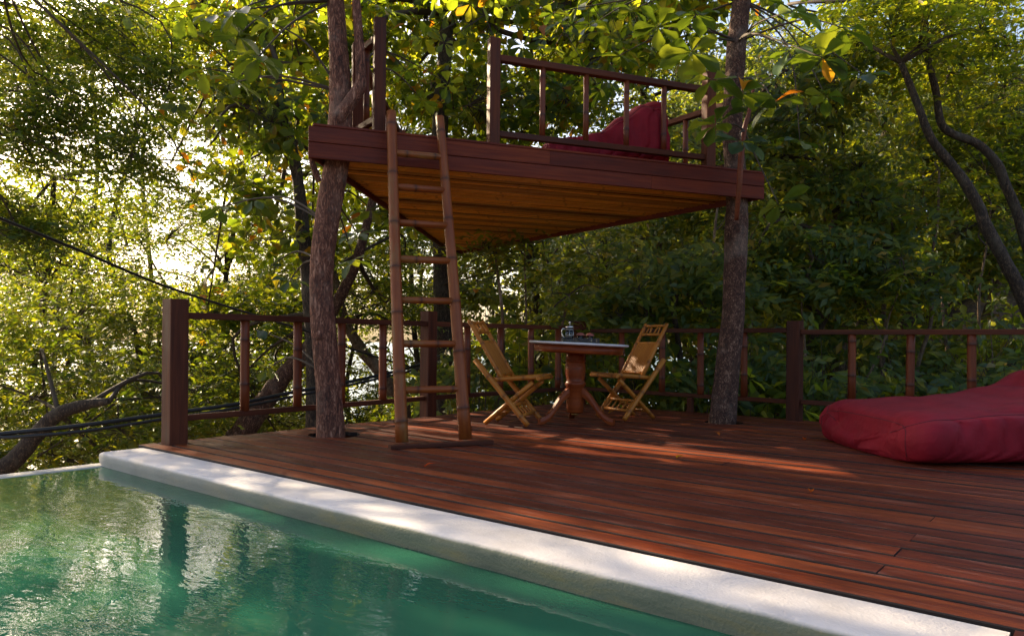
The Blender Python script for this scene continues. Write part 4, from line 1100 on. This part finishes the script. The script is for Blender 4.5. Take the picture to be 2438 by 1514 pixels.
# slender stems of the understorey
for i, (x, dep, zt_, r, lx, ly) in enumerate([(1180, 9.6, 1.9, .04, .1, 0), (1255, 10.5, 2.2, .03, -.15, .1), (1330, 9.2, 1.35, .035, 0, 0), (1700, 10.3, 3.2, .035, .1, .1), (1810, 10.8, 2.6, .03, -.35, 0), (1880, 9.9, 1.9, .025, .3, .2), (1955, 11.6, 3.4, .04, .1, 0), (2080, 10.6, 2.7, .035, .2, .1), (2120, 11.4, 3.0, .03, -.2, 0), (2190, 10.9, 3.3, .035, .25, -.1), (2255, 12, 3.6, .03, -.3, .1), (2310, 11.2, 2.9, .03, .3, 0), (2360, 12.4, 3.5, .045, -.1, 0), (2040, 9.8, 1.6, .02, .5, 0), (2140, 9.9, 1.8, .02, -.5, .2)]):
    pth = up_path(x, dep, zt_, r, (lx, ly), wob=.22, seed=90 + i)
    rt = thing('sapling', pth[0][:3], 'slender pale understorey stem in the wood behind the back railing', 'tree', 'understorey saplings')
    trunk_mesh('trunk', pth, BARKT, rt, 7, .06, i)
    tp_ = np.array(pth[-1][:3]); C = sample_crown(tp_, (.5, .5, .45), 16, 900 + i, -.5)
    crown(rt, tuple(pth[0][:3]), [tp_, np.array(pth[-2][:3])], C, 900 + i, 'spray', LEAF_D, limb_r=.014, per=2, leaflets=11, length=.42, leaf=.13)
# shrubs along the back railing
for i, (x, dep, zc, w, n) in enumerate([(1130, 9.6, .2, .7, 40), (1230, 10, .5, .8, 48), (1330, 10.4, .1, .8, 48), (1440, 10.2, .3, .8, 48), (1540, 9.5, .2, .7, 44), (1660, 9.1, .1, .6, 40), (1760, 9.3, .4, .6, 40), (1840, 8.7, -.05, .45, 30), (1960, 8.5, .2, .5, 34), (2060, 8.9, -.1, .5, 30), (2150, 9.4, .1, .6, 34), (2260, 9.0, .0, .6, 34), (2380, 9.0, .2, .7, 40), (1700, 10.6, 1.0, .8, 50), (1400, 11.5, .9, .9, 50)] + [(1750 + 60 * q, 10.6 + (q * 37 % 5) * .55, .25 + (q * 13 % 4) * .22, .55 + (q % 3) * .12, 34) for q in range(12)]):
    c = cw((x - 1219) / 1763 * dep, dep); gz = ground_z(c.x, c.y)
    rt = thing('shrub', (c.x, c.y, gz), *(('dark leafy shrub close behind the forest railing', 'shrub', 'shrubs along the forest railing') if i < 13 else ('dim leafy shrub on the forest floor uphill from the railing shrubs', 'shrub', 'shrubs on the forest floor')))
    C = sample_crown((c.x, c.y, max(zc, gz + .3)), (w, w, .45), n, 700 + i, -.5)
    if i % 3 == 1: Pq, Dq, Nq, Sq, Oq = rosettes(C, 700 + i, 1, 7, .20, .6)
    else: Pq, Dq, Nq, Sq, Oq = sprays(C, 700 + i, 2, 9, .38, .17, .35, (.25, -.8, 0))
    leaves_mesh('foliage', Pq, Dq, Nq, Sq, T_BROAD if i % 3 == 1 else T_SMALL, LEAF_D, rt, (c.x, c.y, gz))
    bb = np.array((c.x, c.y, gz - .05))
    twigs_mesh('stems', bb[None] + RNG.normal(size=(len(Oq), 3)) * np.array([.12, .12, .0]), Oq, .009, .003, TWIG, rt, (c.x, c.y, gz))

# fallen dead branches leaning in the understorey
rk = random.Random(77)
for i in range(16):
    x, dep = 1700 + i * 48 + rk.uniform(-20, 20), rk.uniform(8.6, 11)
    c = cw((x - 1219) / 1763 * dep, dep); gz = ground_z(c.x, c.y); a = rk.uniform(0, 6.28); L = rk.uniform(.7, 1.9)
    e = Vector((c.x + math.cos(a) * L * .6, c.y + abs(math.sin(a)) * L * .4, gz + L * rk.uniform(.4, .8)))
    rt = thing('dead_branch', (c.x, c.y, gz), 'thin pale dead branch slanting through the undergrowth behind the forest railing', 'branch', 'dead branches in the undergrowth')
    m_ = (Vector((c.x, c.y, gz)) + e) / 2 + Vector((rk.uniform(-.12, .12), rk.uniform(-.12, .12), .06))
    trunk_mesh('stem', [(c.x, c.y, gz - .05, .013), (*m_, .010), (*e, .004)], BARKT, rt, 6, .1, i)
    trunk_mesh('side_twig', [(*m_, .007), (*(m_ + Vector((rk.uniform(-.3, .3), rk.uniform(-.2, .2), rk.uniform(.15, .45)))), .003)], BARKT, rt, 5, .1, i)

# far wood that reads as one mass behind everything
def far_wood(name, label, specs, leafmat, seed, leaf):
    C = blobs(specs, seed, -.02, .35)
    Pq, Dq, Nq, Sq, Oq = sprays(C, seed, 3, 11, .9, leaf)
    base = C.mean(0); base[2] = ground_z(base[0], base[1])
    o = leaves_mesh(name, Pq, Dq, Nq, Sq, T_SMALL, leafmat, None, tuple(base)); tag(o, label, 'wood', kind='stuff')
far_wood('distant_wood', 'dim mass of forest foliage deep uphill behind everything', [(1700, 500, 24, 5, 3, 4.0, 420), (2050, 350, 24, 5, 3, 4.5, 480), (2400, 450, 23, 5, 3, 4.5, 420), (1400, 640, 24, 4, 3, 2.2, 200), (2200, 700, 20, 5, 2.5, 1.8, 240)], LEAF_D, 801, .27)
far_wood('slope_thicket', 'sunlit thicket of mixed foliage covering the slope towards the sea', [(100, 1080, 20, 4, 3, 1.0, 160), (500, 1060, 21, 4, 3, .9, 160), (900, 1010, 22, 4, 3, .9, 150), (60, 780, 24, 3, 3, 1.6, 120), (1120, 900, 20, 2.2, 2, 1.3, 120)], LEAF_S, 821, .24)

# --- large near leaves, each one a piece of its own
def big_leaf_mesh(name, w, fold, droop, seed):
    rnd = random.Random(seed); st = [(0, .02), (.06, .05), (.16, .22), (.32, .46), (.5, .78), (.66, .98), (.8, .96), (.91, .66), (.98, .26), (1.0, .04)]
    vv, ff = [], []
    for (t, k) in st:
        z = -droop * t * t + .015 * math.sin(t * 9 + seed)
        hw = w / 2 * k
        for u in (-1, -.5, 0, .5, 1):
            vv.append((u * hw * (1 + .04 * math.sin(t * 21 + u)), t, z + fold * abs(u) * hw + .012 * math.sin(t * 14 + u * 2 + seed) * abs(u)))
    n = len(st)
    ff = [(i*5+k, i*5+k+1, (i+1)*5+k+1, (i+1)*5+k) for i in range(n-1) for k in range(4)]
    me = bpy.data.meshes.new(name); me.from_pydata(vv, [], ff); me.polygons.foreach_set('use_smooth', [True] * len(ff))
    me.update(); return me
BIG = []
for i in range(6):
    me = big_leaf_mesh('leaf', .46 + .05 * (i % 3), .35 + .1 * (i % 2), .10 + .06 * i / 2, i); me.materials.append(LEAF_N); BIG.append(me)
BIGO = big_leaf_mesh('leaf', .44, .6, .3, 9); BIGO.materials.append(LEAF_O)
def near_branch(tree_root, start, ends, seed, leaf=(.18, .27), k=7, r=.012, orange=0, sag=.0):
    """one branch (part) with whorls of single leaves (its pieces)"""
    rnd = random.Random(seed)
    b = MB(); s = Vector(start)
    for e in ends:
        e = Vector(e); mid = (s + e) / 2 + Vector((rnd.uniform(-.1, .1), rnd.uniform(-.1, .1), .08 + rnd.uniform(-.05, .05))) * (e - s).length
        P, ro = smooth_path([(*s, r), (*mid, r * .7), (*e, r * .35)], 6); b.tube(P, ro, 6)
    br = b.build('branch', TWIG, tree_root, keep_world=True)
    Wp = WM[br]
    for e in ends:
        e = Vector(e); ax = Vector((rnd.uniform(-.5, .5), rnd.uniform(-.5, .5), .8)).normalized()
        ph0 = rnd.uniform(0, 6.28); kk = k + rnd.choice((-1, 0, 1))
        for j in range(kk):
            ph = ph0 + j * 2 * math.pi / kk + rnd.uniform(-.3, .3)
            u = ax.orthogonal().normalized(); w_ = ax.cross(u)
            d = (u * math.cos(ph) + w_ * math.sin(ph) + ax * rnd.uniform(-.25, .45)); d.z -= .15 + sag; d.normalize()
            x = d.cross(ax + Vector((rnd.uniform(-.3, .3), rnd.uniform(-.3, .3), 0))).normalized(); z = x.cross(d)
            sc = rnd.uniform(*leaf); M = Matrix.Identity(4); p = e + d * .015 - Vector((0, 0, .01 * j / kk))
            for q in range(3): M[q][0], M[q][1], M[q][2], M[q][3] = x[q]*sc, d[q]*sc, z[q]*sc, p[q]
            o = bpy.data.objects.new('leaf', BIGO if orange and j == 0 and rnd.random() < orange else BIG[rnd.randrange(6)])
            link(o, br, M)
    return br
V = lambda x, y, d: tuple(px(x, y, d))
trunk_mesh('sucker_shoot', [(-2.72, 6.60, 1.90, .022), (-2.668, 6.533, 2.20, .026), (-2.655, 6.541, 2.478, .028), (-2.636, 6.559, 2.708, .025), (-2.598, 6.59, 2.90, .018), (-2.57, 6.613, 3.13, .013)], BAMR, t2, 8, .08, 3)
S2 = (-2.636, 6.559, 2.70)
near_branch(t2, S2, [V(1850, 480, 6.5), V(1760, 330, 6.4), V(1700, 290, 6.2)], 1, (.18, .27), 6)
near_branch(t2, (-2.57, 6.613, 3.13), [V(1690, 185, 6.0), V(1760, 215, 6.2), V(1835, 240, 6.3)], 2, (.20, .30), 7, orange=.5)
near_branch(t2, (-2.92, 7.08, 3.75), [V(1640, 120, 6.3), V(1560, 60, 6.6), V(1650, 30, 6.0)], 3, (.18, .27), 7)
near_branch(t2, (-2.92, 7.08, 3.75), [V(1880, 110, 6.2), V(1950, 130, 5.9), V(2000, 60, 6.2), V(1880, 20, 6.4)], 4, (.20, .30), 7, orange=.5)
near_branch(t2, (-2.898, 7.119, 4.17), [V(1960, 220, 6.8), V(1900, 330, 7.0), V(2050, 170, 7.0)], 5, (.17, .24), 6)
near_branch(t2, (-2.898, 7.119, 4.17), [V(1470, 130, 7.6), V(1400, 60, 7.8), V(1310, 30, 7.9), V(1500, 20, 7.5)], 6, (.15, .22), 6)
near_branch(t1, (-4.903, 3.719, 3.5), [V(560, 90, 5.6), V(610, 140, 5.4), V(510, 40, 5.5), V(560, 30, 5.3)], 7, (.17, .25), 7, sag=.25)
near_branch(t1, (-4.866, 3.75, 2.77), [V(480, 170, 6.0), V(560, 200, 6.2), V(640, 60, 6.0)], 8, (.15, .22), 6, sag=.2)
near_branch(t1, (-4.93, 3.70, 1.95), [V(850, 560, 6.6), V(880, 500, 6.8), V(840, 620, 6.8)], 9, (.15, .22), 6, sag=.25)
near_branch(t1, (-4.98, 3.66, 1.4), [V(690, 670, 6.6), V(640, 640, 6.8)], 10, (.13, .18), 6, sag=.1)
near_branch(t1, (-4.93, 3.70, 1.7), [V(520, 500, 6.5), V(600, 480, 6.8)], 11, (.13, .20), 6, sag=.3)
near_branch(t1, (-4.9, 3.72, 3.9), [V(700, 60, 6.2), V(690, 150, 6.6), V(740, 20, 6.4)], 12, (.15, .21), 6)
near_branch(t1, (-4.73, 3.80, 2.95), [V(1000, 240, 7.6), V(960, 170, 7.8), V(1060, 200, 8.0)], 13, (.14, .19), 6)
near_branch(t3, (-8.35, 8.42, 1.6), [V(1130, 690, 10.5), V(1190, 620, 10.6), V(1260, 640, 10.8)], 14, (.16, .22), 6, orange=.9)
near_branch(t1, (-4.95, 3.68, .5), [V(640, 880, 6.8), V(610, 790, 6.9)], 15, (.12, .18), 6, sag=.2)

# fallen leaves on the deck
for i, (x, y, a) in enumerate(((-1.90, 6.02, .4), (-2.2, 4.5, 1.2), (-3.2, 3.2, 2.2), (-1.2, 3.9, .3), (-4.2, 6.9, 2.9), (-2.6, 5.9, 4.1))):
    o = bpy.data.objects.new('fallen_leaf', BIGO)
    link(o, None, Matrix.Translation((x, y, .022)) @ Matrix.Rotation(a, 4, 'Z') @ Matrix.Scale(.07, 4))
    tag(o, 'small dry orange leaf lying on the deck boards', 'leaf', 'fallen leaves on the deck')
